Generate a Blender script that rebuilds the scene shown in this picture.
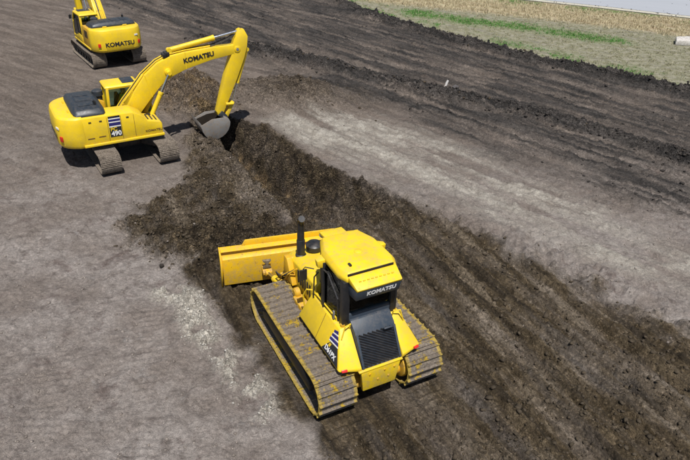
import bpy, bmesh, math, random
import numpy as np
from mathutils import Matrix, Vector, Euler

random.seed(7)
for o in list(bpy.data.objects):
    bpy.data.objects.remove(o, do_unlink=True)
scene = bpy.context.scene
COL = scene.collection
R = math.radians
PI = math.pi

# ------------------------------------------------------------------ camera
CAM_H, PITCH, ROLL, FOCAL_PX = 10.0, 31.5, 2.0, 625.0
cd = bpy.data.cameras.new('camera')
cd.sensor_width = 36.0
cd.lens = FOCAL_PX / 690.0 * 36.0
cd.clip_end = 3000
camera = bpy.data.objects.new('camera', cd)
COL.objects.link(camera)
camera.matrix_world = (Matrix.Translation((0, 0, CAM_H)) @ Matrix.Rotation(R(90 - PITCH), 4, 'X')
                       @ Matrix.Rotation(R(ROLL), 4, 'Z'))
scene.camera = camera

# ------------------------------------------------------------------ daylight
SUN_DIR = Vector((0.10, -0.47, 1.0)).normalized()       # towards the sun: high, behind the camera
sun_el = math.asin(SUN_DIR.z)
sun_az = math.atan2(SUN_DIR.x, SUN_DIR.y)                # clockwise from +Y
world = bpy.data.worlds.new('World')
scene.world = world
world.use_nodes = True
wn = world.node_tree
wn.nodes.clear()
sky = wn.nodes.new('ShaderNodeTexSky')
sky.sky_type = 'NISHITA'
sky.sun_disc = False
sky.sun_elevation = sun_el
sky.sun_rotation = sun_az
bg = wn.nodes.new('ShaderNodeBackground')
bg.inputs['Strength'].default_value = 0.06
wo = wn.nodes.new('ShaderNodeOutputWorld')
wn.links.new(sky.outputs[0], bg.inputs[0])
wn.links.new(bg.outputs[0], wo.inputs[0])
sl = bpy.data.lights.new('sun', 'SUN')
sl.energy = 4.7
sl.angle = R(0.55)
sl.color = (1.0, 0.965, 0.91)
sun = bpy.data.objects.new('sun', sl)
COL.objects.link(sun)
sun.rotation_euler = SUN_DIR.to_track_quat('Z', 'Y').to_euler()
sun.location = (0, 0, 40)

scene.view_settings.view_transform = 'Standard'
scene.view_settings.look = 'None'
scene.view_settings.exposure = 0.22
scene.view_settings.gamma = 1.0
scene.view_settings.use_curve_mapping = False
scene.render.engine = 'CYCLES'

# ------------------------------------------------------------------ node helpers
def new_mat(name):
    m = bpy.data.materials.new(name)
    m.use_nodes = True
    nt = m.node_tree
    nt.nodes.clear()
    out = nt.nodes.new('ShaderNodeOutputMaterial')
    b = nt.nodes.new('ShaderNodeBsdfPrincipled')
    nt.links.new(b.outputs[0], out.inputs[0])
    return m, nt, b

def N(nt, kind, **kw):
    n = nt.nodes.new(kind)
    for k, v in kw.items():
        if k in n.inputs:
            n.inputs[k].default_value = v
        else:
            setattr(n, k, v)
    return n

def mix(nt, fac, a, b, blend='MIX'):
    n = nt.nodes.new('ShaderNodeMix')
    n.data_type = 'RGBA'
    n.blend_type = blend
    for sock, v in ((n.inputs[0], fac), (n.inputs[6], a), (n.inputs[7], b)):
        if isinstance(v, bpy.types.NodeSocket):
            nt.links.new(v, sock)
        elif isinstance(v, (int, float)):
            sock.default_value = v
        else:
            sock.default_value = tuple(v) + ((1.0,) if len(v) == 3 else ())
    return n.outputs[2]

def mth(nt, op, a, b=None, c=None, clamp=False):
    n = nt.nodes.new('ShaderNodeMath')
    n.operation = op
    n.use_clamp = clamp
    for i, v in enumerate((a, b, c)):
        if v is None:
            continue
        if isinstance(v, bpy.types.NodeSocket):
            nt.links.new(v, n.inputs[i])
        else:
            n.inputs[i].default_value = v
    return n.outputs[0]

def ramp(nt, v, lo, hi, a=0.0, b=1.0):
    n = nt.nodes.new('ShaderNodeMapRange')
    n.interpolation_type = 'SMOOTHSTEP'
    nt.links.new(v, n.inputs[0])
    n.inputs[1].default_value = lo
    n.inputs[2].default_value = hi
    n.inputs[3].default_value = a
    n.inputs[4].default_value = b
    return n.outputs[0]

def noise(nt, vec, scale, detail=6, rough=0.6, dist=0.0):
    n = N(nt, 'ShaderNodeTexNoise', Scale=scale, Detail=detail, Roughness=rough, Distortion=dist)
    if vec is not None:
        nt.links.new(vec, n.inputs['Vector'])
    return n.outputs[0]

def bump(nt, b, height, strength, dist):
    n = N(nt, 'ShaderNodeBump', Strength=strength, Distance=dist)
    nt.links.new(height, n.inputs['Height'])
    nt.links.new(n.outputs[0], b.inputs['Normal'])

def along_dir(nt, P, deg, sl, sa):
    """coordinates stretched along a heading: turned first, then scaled"""
    a = N(nt, 'ShaderNodeMapping')
    a.inputs['Rotation'].default_value = (0, 0, R(-deg))
    nt.links.new(P, a.inputs[0])
    b = N(nt, 'ShaderNodeMapping')
    b.inputs['Scale'].default_value = (sl, sa, 1)
    nt.links.new(a.outputs[0], b.inputs[0])
    return b.outputs[0]

DUST = (0.25, 0.20, 0.155)

def painted(name, col, rough=0.42, dust=0.5, wear=0.0, wear_col=(0.12, 0.05, 0.025), metallic=0.0, var=0.12):
    """paint or metal with uneven tone, mud specks, and dust that settles on upward faces"""
    m, nt, b = new_mat(name)
    pos = N(nt, 'ShaderNodeNewGeometry')
    P = pos.outputs['Position']
    n1 = noise(nt, P, 1.7, 5)
    n2 = noise(nt, P, 9.0, 6, 0.65)
    n3 = noise(nt, P, 38.0, 4, 0.6)
    c = mix(nt, ramp(nt, n1, 0.35, 0.7), col, tuple(x * (1 - var) for x in col))
    sep = nt.nodes.new('ShaderNodeSeparateXYZ')
    nt.links.new(pos.outputs['Normal'], sep.inputs[0])
    up = ramp(nt, sep.outputs[2], 0.35, 1.0)
    d = mth(nt, 'MULTIPLY', ramp(nt, mth(nt, 'ADD', n2, mth(nt, 'MULTIPLY', n3, 0.35)), 0.55, 0.95),
            mth(nt, 'MULTIPLY_ADD', up, 0.75, 0.25))
    sz = nt.nodes.new('ShaderNodeSeparateXYZ')
    nt.links.new(P, sz.inputs[0])
    low = mth(nt, 'MULTIPLY', ramp(nt, sz.outputs[2], 1.5, 0.2), ramp(nt, mth(nt, 'ADD', n2, mth(nt, 'MULTIPLY', n3, 0.5)), 0.62, 0.95))
    d = mth(nt, 'ADD', d, mth(nt, 'MULTIPLY', low, 0.9))
    film = mth(nt, 'MULTIPLY', ramp(nt, mth(nt, 'ADD', n1, mth(nt, 'MULTIPLY', n3, 0.25)), 0.50, 0.88), 0.16)
    d = mth(nt, 'MULTIPLY', mth(nt, 'ADD', d, film), dust, clamp=True)
    c = mix(nt, d, c, DUST)
    if wear:
        w = mth(nt, 'MULTIPLY', ramp(nt, noise(nt, P, 14, 8, 0.7), 0.60, 0.68), wear)
        c = mix(nt, w, c, wear_col)
    nt.links.new(c, b.inputs['Base Color'])
    r = mth(nt, 'ADD', mth(nt, 'MULTIPLY_ADD', n2, 0.25, rough - 0.1), mth(nt, 'MULTIPLY', d, 0.5), clamp=True)
    nt.links.new(r, b.inputs['Roughness'])
    b.inputs['Metallic'].default_value = metallic
    bump(nt, b, mth(nt, 'ADD', n3, mth(nt, 'MULTIPLY', n2, 0.5)), 0.15, 0.006)
    return m

M = {}
M['yellow'] = painted('yellow_paint', (0.82, 0.565, 0.010), 0.43, 0.48)
M['blade_yellow'] = painted('worn_yellow_paint', (0.76, 0.455, 0.007), 0.45, 0.42, 0.75)
M['amber'] = painted('greasy_yellow_paint', (0.66, 0.37, 0.008), 0.5, 0.5, 0.7)
M['navy'] = painted('navy_paint', (0.030, 0.043, 0.062), 0.45, 0.22)
M['black'] = painted('black_paint', (0.012, 0.013, 0.016), 0.4, 0.18)
M['rubber'] = painted('rubber', (0.02, 0.02, 0.02), 0.75, 0.4)
M['hood'] = painted('hood_grey', (0.022, 0.030, 0.040), 0.42, 0.22)
M['steel'] = painted('worn_steel', (0.30, 0.295, 0.29), 0.5, 0.9, 0.6, (0.06, 0.05, 0.042), metallic=0.35, var=0.3)
M['chrome'] = painted('chromed_rod', (0.75, 0.76, 0.78), 0.18, 0.05, metallic=1.0)
M['frame'] = painted('muddy_frame', (0.10, 0.075, 0.03), 0.7, 0.9)
M['red'] = painted('red_lens', (0.6, 0.02, 0.015), 0.25, 0.1)
M['white'] = painted('white_decal', (0.8, 0.8, 0.8), 0.4, 0.12)
M['decal_black'] = painted('decal_black', (0.014, 0.016, 0.024), 0.4, 0.12)
M['decal_blue'] = painted('decal_blue', (0.018, 0.018, 0.16), 0.4, 0.12)
M['decal_yellow'] = painted('decal_yellow', (0.72, 0.5, 0.02), 0.4, 0.1)
M['decal_brown'] = painted('decal_brown', (0.13, 0.07, 0.02), 0.5, 0.1)
M['seat'] = painted('seat_cloth', (0.03, 0.03, 0.035), 0.85, 0.2)
M['hivis'] = painted('hi_vis_green', (0.10, 0.95, 0.14), 0.7, 0.0)
M['skin'] = painted('skin', (0.45, 0.27, 0.19), 0.5, 0.0)
M['trousers'] = painted('work_trousers', (0.03, 0.035, 0.06), 0.85, 0.1)
M['lamp'] = painted('lamp_lens', (0.7, 0.7, 0.68), 0.15, 0.1)
M['concrete'] = painted('pale_concrete', (0.62, 0.60, 0.57), 0.8, 0.5)
M['pipe'] = painted('weathered_plastic', (0.40, 0.40, 0.40), 0.6, 0.9)

def glass_mat():
    m = bpy.data.materials.new('tinted_glass')
    m.use_nodes = True
    nt = m.node_tree
    nt.nodes.clear()
    out = nt.nodes.new('ShaderNodeOutputMaterial')
    t = N(nt, 'ShaderNodeBsdfTransparent')
    t.inputs[0].default_value = (0.72, 0.84, 0.79, 1)
    g = N(nt, 'ShaderNodeBsdfGlossy', Roughness=0.03)
    g.inputs[0].default_value = (0.75, 0.8, 0.85, 1)
    fr = N(nt, 'ShaderNodeFresnel', IOR=1.5)
    mx = nt.nodes.new('ShaderNodeMixShader')
    nt.links.new(fr.outputs[0], mx.inputs[0])
    nt.links.new(t.outputs[0], mx.inputs[1])
    nt.links.new(g.outputs[0], mx.inputs[2])
    nt.links.new(mx.outputs[0], out.inputs[0])
    return m
M['glass'] = glass_mat()

def track_mat(name, yellow, ends=0.0):
    m, nt, b = new_mat(name)
    pos = N(nt, 'ShaderNodeNewGeometry')
    P = pos.outputs['Position']
    n1 = noise(nt, P, 4.5, 6, 0.65)
    n2 = noise(nt, P, 22, 6, 0.7)
    n3 = noise(nt, P, 90, 4, 0.6)
    dirt = mix(nt, ramp(nt, n2, 0.35, 0.7), (0.20, 0.162, 0.126), (0.37, 0.31, 0.25))
    dirt = mix(nt, ramp(nt, n1, 0.50, 0.70), dirt, (0.13, 0.103, 0.08))
    c = dirt
    if yellow:
        f = mth(nt, 'MULTIPLY', ramp(nt, mth(nt, 'ADD', n1, mth(nt, 'MULTIPLY', n2, 0.5)), 0.80, 0.90), yellow)
        c = mix(nt, f, dirt, (0.62, 0.41, 0.02))
    if ends:
        tc = N(nt, 'ShaderNodeTexCoord')
        sx = nt.nodes.new('ShaderNodeSeparateXYZ')
        nt.links.new(tc.outputs['Object'], sx.inputs[0])
        e = ramp(nt, mth(nt, 'ABSOLUTE', sx.outputs[0]), ends - 0.09, ends - 0.05)
        e = mth(nt, 'MULTIPLY', e, ramp(nt, n2, 0.30, 0.55, 0.15, 0.95))
        low = ramp(nt, mth(nt, 'ABSOLUTE', sx.outputs[0]), ends - 0.006, ends - 0.002)
        e = mth(nt, 'MAXIMUM', mth(nt, 'MULTIPLY', e, 0.75), mth(nt, 'MULTIPLY', low, 0.95))
        c = mix(nt, e, c, (0.68, 0.47, 0.04))
    nt.links.new(c, b.inputs['Base Color'])
    b.inputs['Roughness'].default_value = 0.85
    bump(nt, b, mth(nt, 'ADD', n3, mth(nt, 'MULTIPLY', n2, 2.0)), 1.0, 0.035)
    return m
M['shoe'] = track_mat('dusty_painted_track_shoe', 0.9, 0.43)
M['shoe_plain'] = track_mat('dusty_track_shoe', 0.0)
M['lower_shoe'] = painted('yellow_track_shoe', (0.60, 0.42, 0.03), 0.6, 0.6)

# ------------------------------------------------------------------ mesh helpers
def bm_to_obj(name, bm, mat, parent=None, bevel=0.0, smooth=35, mtx=None, seg=2):
    if mtx is not None:
        bmesh.ops.transform(bm, matrix=mtx, verts=bm.verts)
    if bevel:
        bmesh.ops.recalc_face_normals(bm, faces=bm.faces)
        es = [e for e in bm.edges if len(e.link_faces) == 2 and e.calc_face_angle(0) > R(28)]
        if es:
            bmesh.ops.bevel(bm, geom=es, offset=bevel, segments=seg, profile=0.5, affect='EDGES', clamp_overlap=True)
    bmesh.ops.recalc_face_normals(bm, faces=bm.faces)
    for f in bm.faces:
        f.smooth = bool(smooth)
    me = bpy.data.meshes.new(name)
    bm.to_mesh(me)
    bm.free()
    if smooth:
        me.set_sharp_from_angle(angle=R(smooth))
    o = bpy.data.objects.new(name, me)
    if mat is not None:
        me.materials.append(M[mat] if isinstance(mat, str) else mat)
    COL.objects.link(o)
    if parent is not None:
        o.parent = parent
    return o

class B:
    def __init__(s):
        s.bm = bmesh.new()
    def box(s, c, size, rot=None):
        m = Matrix.Translation(c)
        if rot is not None:
            m = m @ (rot.to_4x4() if isinstance(rot, Matrix) else Euler(rot).to_matrix().to_4x4())
        m = m @ Matrix.Diagonal((size[0], size[1], size[2], 1))
        bmesh.ops.create_cube(s.bm, size=1.0, matrix=m)
        return s
    def poly(s, rings, cap=True):
        """rings: list of equally long point loops, joined one to the next"""
        vs = [[s.bm.verts.new(p) for p in r] for r in rings]
        n = len(vs[0])
        for a, b in zip(vs[:-1], vs[1:]):
            for i in range(n):
                j = (i + 1) % n
                s.bm.faces.new((a[i], a[j], b[j], b[i]))
        if cap:
            s.bm.faces.new(list(reversed(vs[0])))
            s.bm.faces.new(vs[-1])
        return s
    def prism(s, pts, axis, a, b):
        def P(p, t):
            if axis == 'x':
                return (t, p[0], p[1])
            if axis == 'y':
                return (p[0], t, p[1])
            return (p[0], p[1], t)
        return s.poly([[P(p, a) for p in pts], [P(p, b) for p in pts]])
    def hull(s, pts):
        vs = [s.bm.verts.new(p) for p in pts]
        r = bmesh.ops.convex_hull(s.bm, input=vs)
        junk = list({g for g in r['geom_interior'] + r['geom_unused'] if isinstance(g, bmesh.types.BMVert)})
        if junk:
            bmesh.ops.delete(s.bm, geom=junk, context='VERTS')
        return s
    def cyl(s, p0, p1, r0, r1=None, n=16):
        r1 = r0 if r1 is None else r1
        p0, p1 = Vector(p0), Vector(p1)
        q = (p1 - p0).to_track_quat('Z', 'Y').to_matrix()
        ring = lambda p, r: [p + q @ Vector((r * math.cos(2 * PI * i / n), r * math.sin(2 * PI * i / n), 0)) for i in range(n)]
        return s.poly([ring(p0, r0), ring(p1, r1)])
    def tube(s, pts, rad, n=8):
        pts = [Vector(p) for p in pts]
        rads = rad if isinstance(rad, (list, tuple)) else [rad] * len(pts)
        rings = []
        prev = None
        for i, p in enumerate(pts):
            t = (pts[min(i + 1, len(pts) - 1)] - pts[max(i - 1, 0)]).normalized()
            if prev is None:
                a = t.orthogonal().normalized()
            else:
                a = (prev - t * prev.dot(t)).normalized()
            prev = a
            b = t.cross(a)
            rings.append([p + (a * math.cos(2 * PI * k / n) + b * math.sin(2 * PI * k / n)) * rads[i] for k in range(n)])
        return s.poly(rings)
    def lathe(s, c, axis, prof, n=20):
        """prof: list of (distance along axis, radius)"""
        c = Vector(c)
        q = Vector(axis).to_track_quat('Z', 'Y').to_matrix()
        return s.poly([[c + q @ Vector((r * math.cos(2 * PI * i / n), r * math.sin(2 * PI * i / n), d)) for i in range(n)]
                       for d, r in prof])
    def done(s, name, mat, parent=None, bevel=0.0, smooth=35, mtx=None, seg=2):
        return bm_to_obj(name, s.bm, mat, parent, bevel, smooth, mtx, seg)

def thing(name, label, cat, loc=(0, 0, 0), rz=0.0, group=None):
    o = bpy.data.objects.new(name, None)
    o.empty_display_size = 0.3
    COL.objects.link(o)
    o.location = loc
    o.rotation_euler = (0, 0, rz)
    tag(o, label, cat, group)
    return o

def tag(o, label=None, cat=None, group=None, kind=None):
    for k, v in (('label', label), ('category', cat), ('group', group), ('kind', kind)):
        if v:
            o[k] = v
    return o

def frame(origin, right, up):
    r = Vector(right).normalized()
    u = Vector(up)
    u = (u - r * u.dot(r)).normalized()
    n = r.cross(u)
    m = Matrix((r, u, n)).transposed().to_4x4()
    m.translation = Vector(origin)
    return m

def text(name, body, origin, right, up, height, mat, parent, bold=0.025, xs=1.15, depth=0.002, shear=0.0, wrap=None):
    """flat lettering laid on a surface, centred on origin"""
    cu = bpy.data.curves.new(name, 'FONT')
    cu.body = body
    cu.align_x = 'CENTER'
    cu.align_y = 'CENTER'
    cu.size = 1.0
    cu.offset = bold
    cu.shear = shear
    cu.extrude = depth / height
    cu.resolution_u = 3
    tmp = bpy.data.objects.new('tmp', cu)
    COL.objects.link(tmp)
    dg = bpy.context.evaluated_depsgraph_get()
    me = bpy.data.meshes.new_from_object(tmp.evaluated_get(dg))
    bpy.data.objects.remove(tmp, do_unlink=True)
    bpy.data.curves.remove(cu)
    k = height / 0.70
    me.transform(frame(origin, right, up) @ Matrix.Diagonal((k * xs, k, height, 1)))
    if wrap:
        for v_ in me.vertices:
            v_.co = wrap(v_.co)
    me.materials.clear()
    me.materials.append(M[mat])
    me.name = name
    o = bpy.data.objects.new(name, me)
    COL.objects.link(o)
    o.parent = parent
    return o

# ------------------------------------------------------------------ noise on arrays
def _hash(ix, iy, seed):
    h = (ix.astype(np.int64) * 374761393 + iy.astype(np.int64) * 668265263 + seed * 1274126177) & 0xFFFFFFFF
    h = ((h ^ (h >> 13)) * 1274126177) & 0xFFFFFFFF
    h = (h ^ (h >> 16)) & 0xFFFFFF
    return h / float(0xFFFFFF)

def perlin(x, y, seed=0):
    ix, iy = np.floor(x), np.floor(y)
    fx, fy = x - ix, y - iy
    u = fx * fx * fx * (fx * (fx * 6 - 15) + 10)
    v = fy * fy * fy * (fy * (fy * 6 - 15) + 10)
    def g(dx, dy):
        a = _hash(ix + dx, iy + dy, seed) * 2 * PI
        return np.cos(a) * (fx - dx) + np.sin(a) * (fy - dy)
    a = g(0, 0) * (1 - u) + g(1, 0) * u
    b = g(0, 1) * (1 - u) + g(1, 1) * u
    return (a * (1 - v) + b * v) * 1.5

def fbm(x, y, seed=0, octs=4, gain=0.5):
    s = np.zeros_like(x)
    a, f = 1.0, 1.0
    for k in range(octs):
        s += a * perlin(x * f, y * f, seed + 17 * k)
        a *= gain
        f *= 2.03
    return s

def lumps(x, y, seed=0, rmax=0.62, keep=0.8):
    """rounded clods, one per cell, in units of the cell"""
    ix, iy = np.floor(x), np.floor(y)
    best = np.zeros_like(x)
    for dx in (-1, 0, 1):
        for dy in (-1, 0, 1):
            cx, cy = ix + dx, iy + dy
            px = cx + 0.15 + 0.7 * _hash(cx, cy, seed)
            py = cy + 0.15 + 0.7 * _hash(cx, cy, seed + 5)
            r = rmax * (0.25 + 0.75 * _hash(cx, cy, seed + 9) ** 1.5)
            r = np.where(_hash(cx, cy, seed + 13) < keep, r, 0.0)
            q = 0.7 + 0.6 * _hash(cx, cy, seed + 21)
            d2 = ((x - px) * q) ** 2 + ((y - py) / q) ** 2
            best = np.maximum(best, np.sqrt(np.maximum(0, r * r - d2)))
    return best

def sstep(a, b, x):
    t = np.clip((x - a) / (b - a), 0, 1)
    return t * t * (3 - 2 * t)

def dist_line(x, y, pl):
    best = np.full_like(x, 1e9)
    for (ax, ay), (bx, by) in zip(pl[:-1], pl[1:]):
        dx, dy = bx - ax, by - ay
        t = np.clip(((x - ax) * dx + (y - ay) * dy) / (dx * dx + dy * dy), 0, 1)
        best = np.minimum(best, np.hypot(x - ax - t * dx, y - ay - t * dy))
    return best

def inside(x, y, poly):
    c = np.zeros(x.shape, bool)
    n = len(poly)
    for i in range(n):
        (ax, ay), (bx, by) = poly[i], poly[(i + 1) % n]
        if ay == by:
            continue
        c ^= ((ay > y) != (by > y)) & (x < (bx - ax) * (y - ay) / (by - ay) + ax)
    return c

def sdist(x, y, poly):
    """positive inside"""
    d = dist_line(x, y, list(poly) + [poly[0]])
    return np.where(inside(x, y, poly), d, -d)

# ------------------------------------------------------------------ the site, in metres
RIM = [(-6.36, 26.0), (-5.32, 25.34), (-4.28, 24.75), (-3.38, 24.45), (-1.98, 22.37), (-0.9, 21.1), (0.18, 19.87), (1.32, 19.04),
       (2.43, 17.93), (4.11, 16.13), (6.08, 14.47), (7.29, 13.14), (8.57, 11.9), (9.68, 10.78), (14.0, 6.5)]
NEAR = [(-6.7, 24.4), (-5.19, 22.48), (-4.27, 21.0), (-2.86, 18.73), (-1.74, 16.93)]
DARK_L = [(-1.74, 16.93), (-2.55, 16.39), (-3.4, 15.26), (-4.02, 14.34), (-4.42, 14.03), (-4.13, 13.26), (-3.51, 12.57), (-2.93, 12.2),
          (-2.24, 11.02), (-1.51, 9.78), (-0.78, 8.84), (-0.13, 7.89), (1.5, 4.0)]
CUT = NEAR + DARK_L[1:] + [(14.0, 4.0)] + RIM[::-1]
PALE = [(-3.6, 24.9), (-2.1, 26.1), (0.95, 25.9), (3.3, 24.1), (6.2, 20.9), (8.4, 18.6), (10.5, 16.1), (11.9, 14.4),
        (10.4, 12.3), (9.1, 13.6), (7.0, 14.7), (5.2, 16.3), (3.0, 18.3), (1.2, 19.8), (-0.5, 21.5), (-2.1, 22.8)]
OCHRE = [(-9.8, 28.6), (-9.2, 30.4), (-7.6, 30.6), (-5.9, 28.6), (-5.0, 26.6), (-5.3, 25.5), (-6.6, 24.6), (-8.2, 25.6)]
CLOD = [(-6.9, 15.9), (-6.7, 17.3), (-5.7, 19.0), (-6.1, 20.6), (-6.6, 22.6), (-6.2, 24.0), (-4.5, 22.8), (-3.5, 21.3), (-2.2, 19.0), (-1.0, 17.2), (-3.1, 15.3), (-4.23, 14.0), (-5.39, 14.26), (-6.2, 14.9)]
SAND = [(-4.6, 12.9), (-3.95, 12.63), (-3.59, 11.93), (-3.18, 11.15), (-2.52, 10.34), (-2.07, 9.9), (-1.5, 9.1)]
EDGE = [(-28, 92), (-10, 66), (-1.83, 51.72), (-0.6, 48.95), (1.9, 44.48), (5.6, 40.4), (8.82, 37.37), (11.65, 34.71), (14.34, 32.87), (17.12, 30.77),
        (19.53, 28.74), (30, 20), (80, -20)]
WIN = [(-9.0, 37.0), (-2.75, 33.56), (1.0, 31.22), (4.52, 28.6), (6.91, 27.51), (9.26, 26.01), (11.25, 24.21), (13.13, 21.97), (14.98, 20.45), (22, 14)]
GREEN = [(4.6, 46.5), (6.83, 45.22), (10.04, 43.66), (13.12, 42.47), (16.52, 40.41)]
ROAD = [(-60, 78), (-10, 60.5), (7.17, 54.5), (13.49, 52.6), (19.17, 50.4), (24.88, 47.93), (32, 44.4), (80, 20)]
GRASS = EDGE + ROAD[::-1]
DOZ = (0.0, 11.03, R(28.2))
EX1 = (-8.29, 21.51, R(33.0))
EX2 = (-12.98, 33.25, R(36.7))
PILE = [(-3.9, 15.2), (-2.9, 15.1), (-1.4, 15.0)]

TRAILS = [([(-8.6, 20.0), (-8.0, 17.5), (-7.8, 14.5), (-8.6, 11.0), (-10.5, 6.0)], (-1.02, 1.02)),
          ([(-12.4, 31.8), (-11.0, 28.5), (-10.6, 25.0), (-12.0, 20.5), (-15.0, 14.0)], (-1.02, 1.02)),
          ([(-4.6, 4.0), (-4.9, 9.0), (-6.3, 13.4), (-9.6, 17.0), (-16.0, 20.0)], (-1.03, 1.03)),
          ([(-20.0, 25.0), (-15.0, 27.5), (-9.0, 35.0), (-4.0, 45.0)], (-1.02, 1.02))]

def along(x, y, pl):
    """signed distance from a path and distance run along it"""
    best = np.full_like(x, 1e9)
    sg, run = np.zeros_like(x), np.zeros_like(x)
    acc = 0.0
    for (ax, ay), (bx, by) in zip(pl[:-1], pl[1:]):
        dx, dy = bx - ax, by - ay
        L = math.hypot(dx, dy)
        t = np.clip(((x - ax) * dx + (y - ay) * dy) / (L * L), 0, 1)
        d = np.hypot(x - ax - t * dx, y - ay - t * dy)
        c = np.sign((x - ax) * dy - (y - ay) * dx)
        m_ = d < best
        best = np.where(m_, d, best)
        sg = np.where(m_, c, sg)
        run = np.where(m_, acc + t * L, run)
        acc += L
    return best * sg, run

def to_local(q, x, y):
    c, s = math.cos(q[2]), math.sin(q[2])
    dx, dy = x - q[0], y - q[1]
    return c * dx + s * dy, -s * dx + c * dy

def site(x, y):
    """height and soil kinds at world points"""
    ca, sa = math.cos(R(-44)), math.sin(R(-44))          # the way the ground was worked
    al, ac = x * ca + y * sa, -x * sa + y * ca
    cb, sb = math.cos(R(-61)), math.sin(R(-61))          # the dozer's way
    bl, bc = x * cb + y * sb, -x * sb + y * cb
    wob = 0.28 * fbm(x * 0.9, y * 0.9, 3, 4)
    n1 = fbm(x * 0.35, y * 0.35, 11, 4)
    n2 = fbm(x * 1.7, y * 1.7, 12, 4)
    n3 = fbm(x * 7.0, y * 7.0, 14, 3)
    streak = fbm(al * 0.13 + 3 * 0.1 * n1, ac * 1.3, 21, 5, 0.6)
    streak2 = fbm(al * 0.3, ac * 4.0, 27, 4, 0.6)
    dstreak = fbm(bl * 0.22, bc * 1.5, 23, 5, 0.62)

    groove = fbm(bl * 0.16 + 0.25 * n1, bc * 2.6, 29, 4, 0.55)
    bil = sum(np.abs(perlin(x * f + 0.3 * n2, y * f, 60 + k)) / f for k, f in enumerate((2.2, 4.6, 9.5, 19.0)))   # broken, ridged lumps
    d_cut = sdist(x, y, CUT) + wob * (0.45 + 1.3 * sstep(0.5, 5.0, x) + 0.9 * sstep(13.5, 11.0, y) * sstep(1.0, -0.5, x)) + 0.16 * n2 * sstep(13.0, 11.0, y) * sstep(1.0, -0.5, x) + 0.5 * n2 * sstep(1.0, 5.0, x) * 0.5
    d_rim = dist_line(x, y, RIM)
    d_near = dist_line(x, y, NEAR)
    in_cut = sstep(-0.12 - 0.3 * sstep(0.0, 4.0, x) - 0.25 * sstep(13.0, 10.0, y), 0.25 + 0.4 * sstep(0.0, 4.0, x), d_cut)
    trench = sstep(15.8, 19.6, y) * sstep(-7.2, -5.8, x + 0.3 * wob)
    gouge = 0.5 * np.abs(perlin(al * 1.5, ac * 0.25, 71)) + 0.3 * perlin(x * 1.6, y * 1.6, 72)
    wall = sstep(0.0, 1.45, np.minimum(d_rim + wob + gouge - 0.25, 9)) * sstep(0.0, 0.35, d_near + 0.25 * wob)
    step = 0.16 * np.round(wall * 4 + 0.9 * n2) / 4 + 0.84 * wall
    h = -1.5 * trench * np.clip(step, 0, 1.1) * (d_cut > 0)
    # broken bank above the dozer lane
    bank = np.exp(-((d_rim - 0.35) / 0.8) ** 2) * sstep(0.5, 0.0, d_cut) * sstep(19.5, 15.5, y)
    h = h + 0.22 * bank * np.clip(0.5 + 1.2 * n2 + n1, 0, 1.2)
    # soil pushed up ahead of the blade
    dp = dist_line(x, y, PILE)
    pile = np.exp(-(dp / 0.75) ** 2)
    h = h + 0.42 * pile
    # windrows
    win = np.exp(-((dist_line(x, y, WIN) + 0.5 * wob) / 0.55) ** 2) * (0.55 + 0.6 * np.clip(n1 + 0.4, 0, 1))
    d_edge = sdist(x, y, GRASS)
    edge = np.exp(-((d_edge + 0.55 + wob) / 0.6) ** 2)
    h = h + 0.34 * win + 0.30 * edge
    # spoil heaps behind the trench
    d_och = sdist(x, y, OCHRE) + wob
    och = sstep(-0.7, 0.9, d_och)
    h = h + (0.42 + 0.45 * n2) * sstep(-0.6, 1.6, d_och)
    m1 = np.exp(-((((x + 2.6) + 0.35 * (y - 27.8)) / 2.5) ** 2 + ((y - 27.8) / 1.5) ** 2)) * (1 + 0.5 * n1)
    h = h + 0.85 * m1
    d_cl = sdist(x, y, CLOD) + 1.6 * wob
    cl = sstep(-0.25, 0.7, d_cl)
    h = h + 0.14 * cl * sstep(-0.3, 1.5, d_cl + 0.8 * n1) * (1 - in_cut * trench)
    d_sand = dist_line(x, y, SAND) + 0.5 * wob + 0.12 * n2
    sand = sstep(0.55, 0.12, d_sand) * sstep(-0.40, 0.12, n2 + 0.4 * n1 + 0.2)
    pale = sstep(-0.5, 1.2, sdist(x, y, PALE) + 0.9 * wob + 0.4 * streak) * sstep(-0.75, 0.35, streak + 0.3 * streak2 + 0.1)
    pale = pale * sstep(-0.2, 0.4, -d_cut) * (1 - 0.62 * sstep(2.5, 8.5, x) * sstep(0.5, -0.3, n1 + 0.5 * n2))
    grass = sstep(-0.1, 0.6, d_edge + 0.5 * wob)
    d_road = dist_line(x, y, ROAD)
    black_zone = sstep(-0.5, 2.5, ac - 19.3 + 1.2 * n1) * (1 - grass)
    black = np.clip(black_zone * (0.70 + 0.75 * streak + 0.4 * streak2) + 1.0 * win + 0.9 * edge * (1 - grass), 0, 1)
    green = np.exp(-((dist_line(x, y, GREEN) + 0.6 * n1 + 0.3 * n2) / 0.95) ** 2) * grass * np.clip(0.8 + 0.6 * n2, 0, 1)
    green = np.maximum(green, 0.75 * sstep(3.4, 0.3, d_edge) * sstep(-0.1, 0.5, n1 + 0.1 + 0.5 * n2 + 0.3 * sstep(8, 16, x)) * grass)
    dry = sstep(7.2, 5.2, d_road + 0.5 * wob) * grass
    dark = np.clip(in_cut * (0.93 + 0.28 * dstreak) + 0.92 * cl * (1 + 0.3 * n2) * (1 - 0.25 * sstep(1.6, 0.2, d_near)) + np.clip(m1, 0, 1) * 0.85 + pile + 0.55 * och * (0.5 - n2), 0, 1)

    # roughness of the surface itself
    lx, ly = to_local(DOZ, x, y)
    e1x, e1y = to_local(EX1, x, y)
    e2x, e2y = to_local(EX2, x, y)
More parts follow.
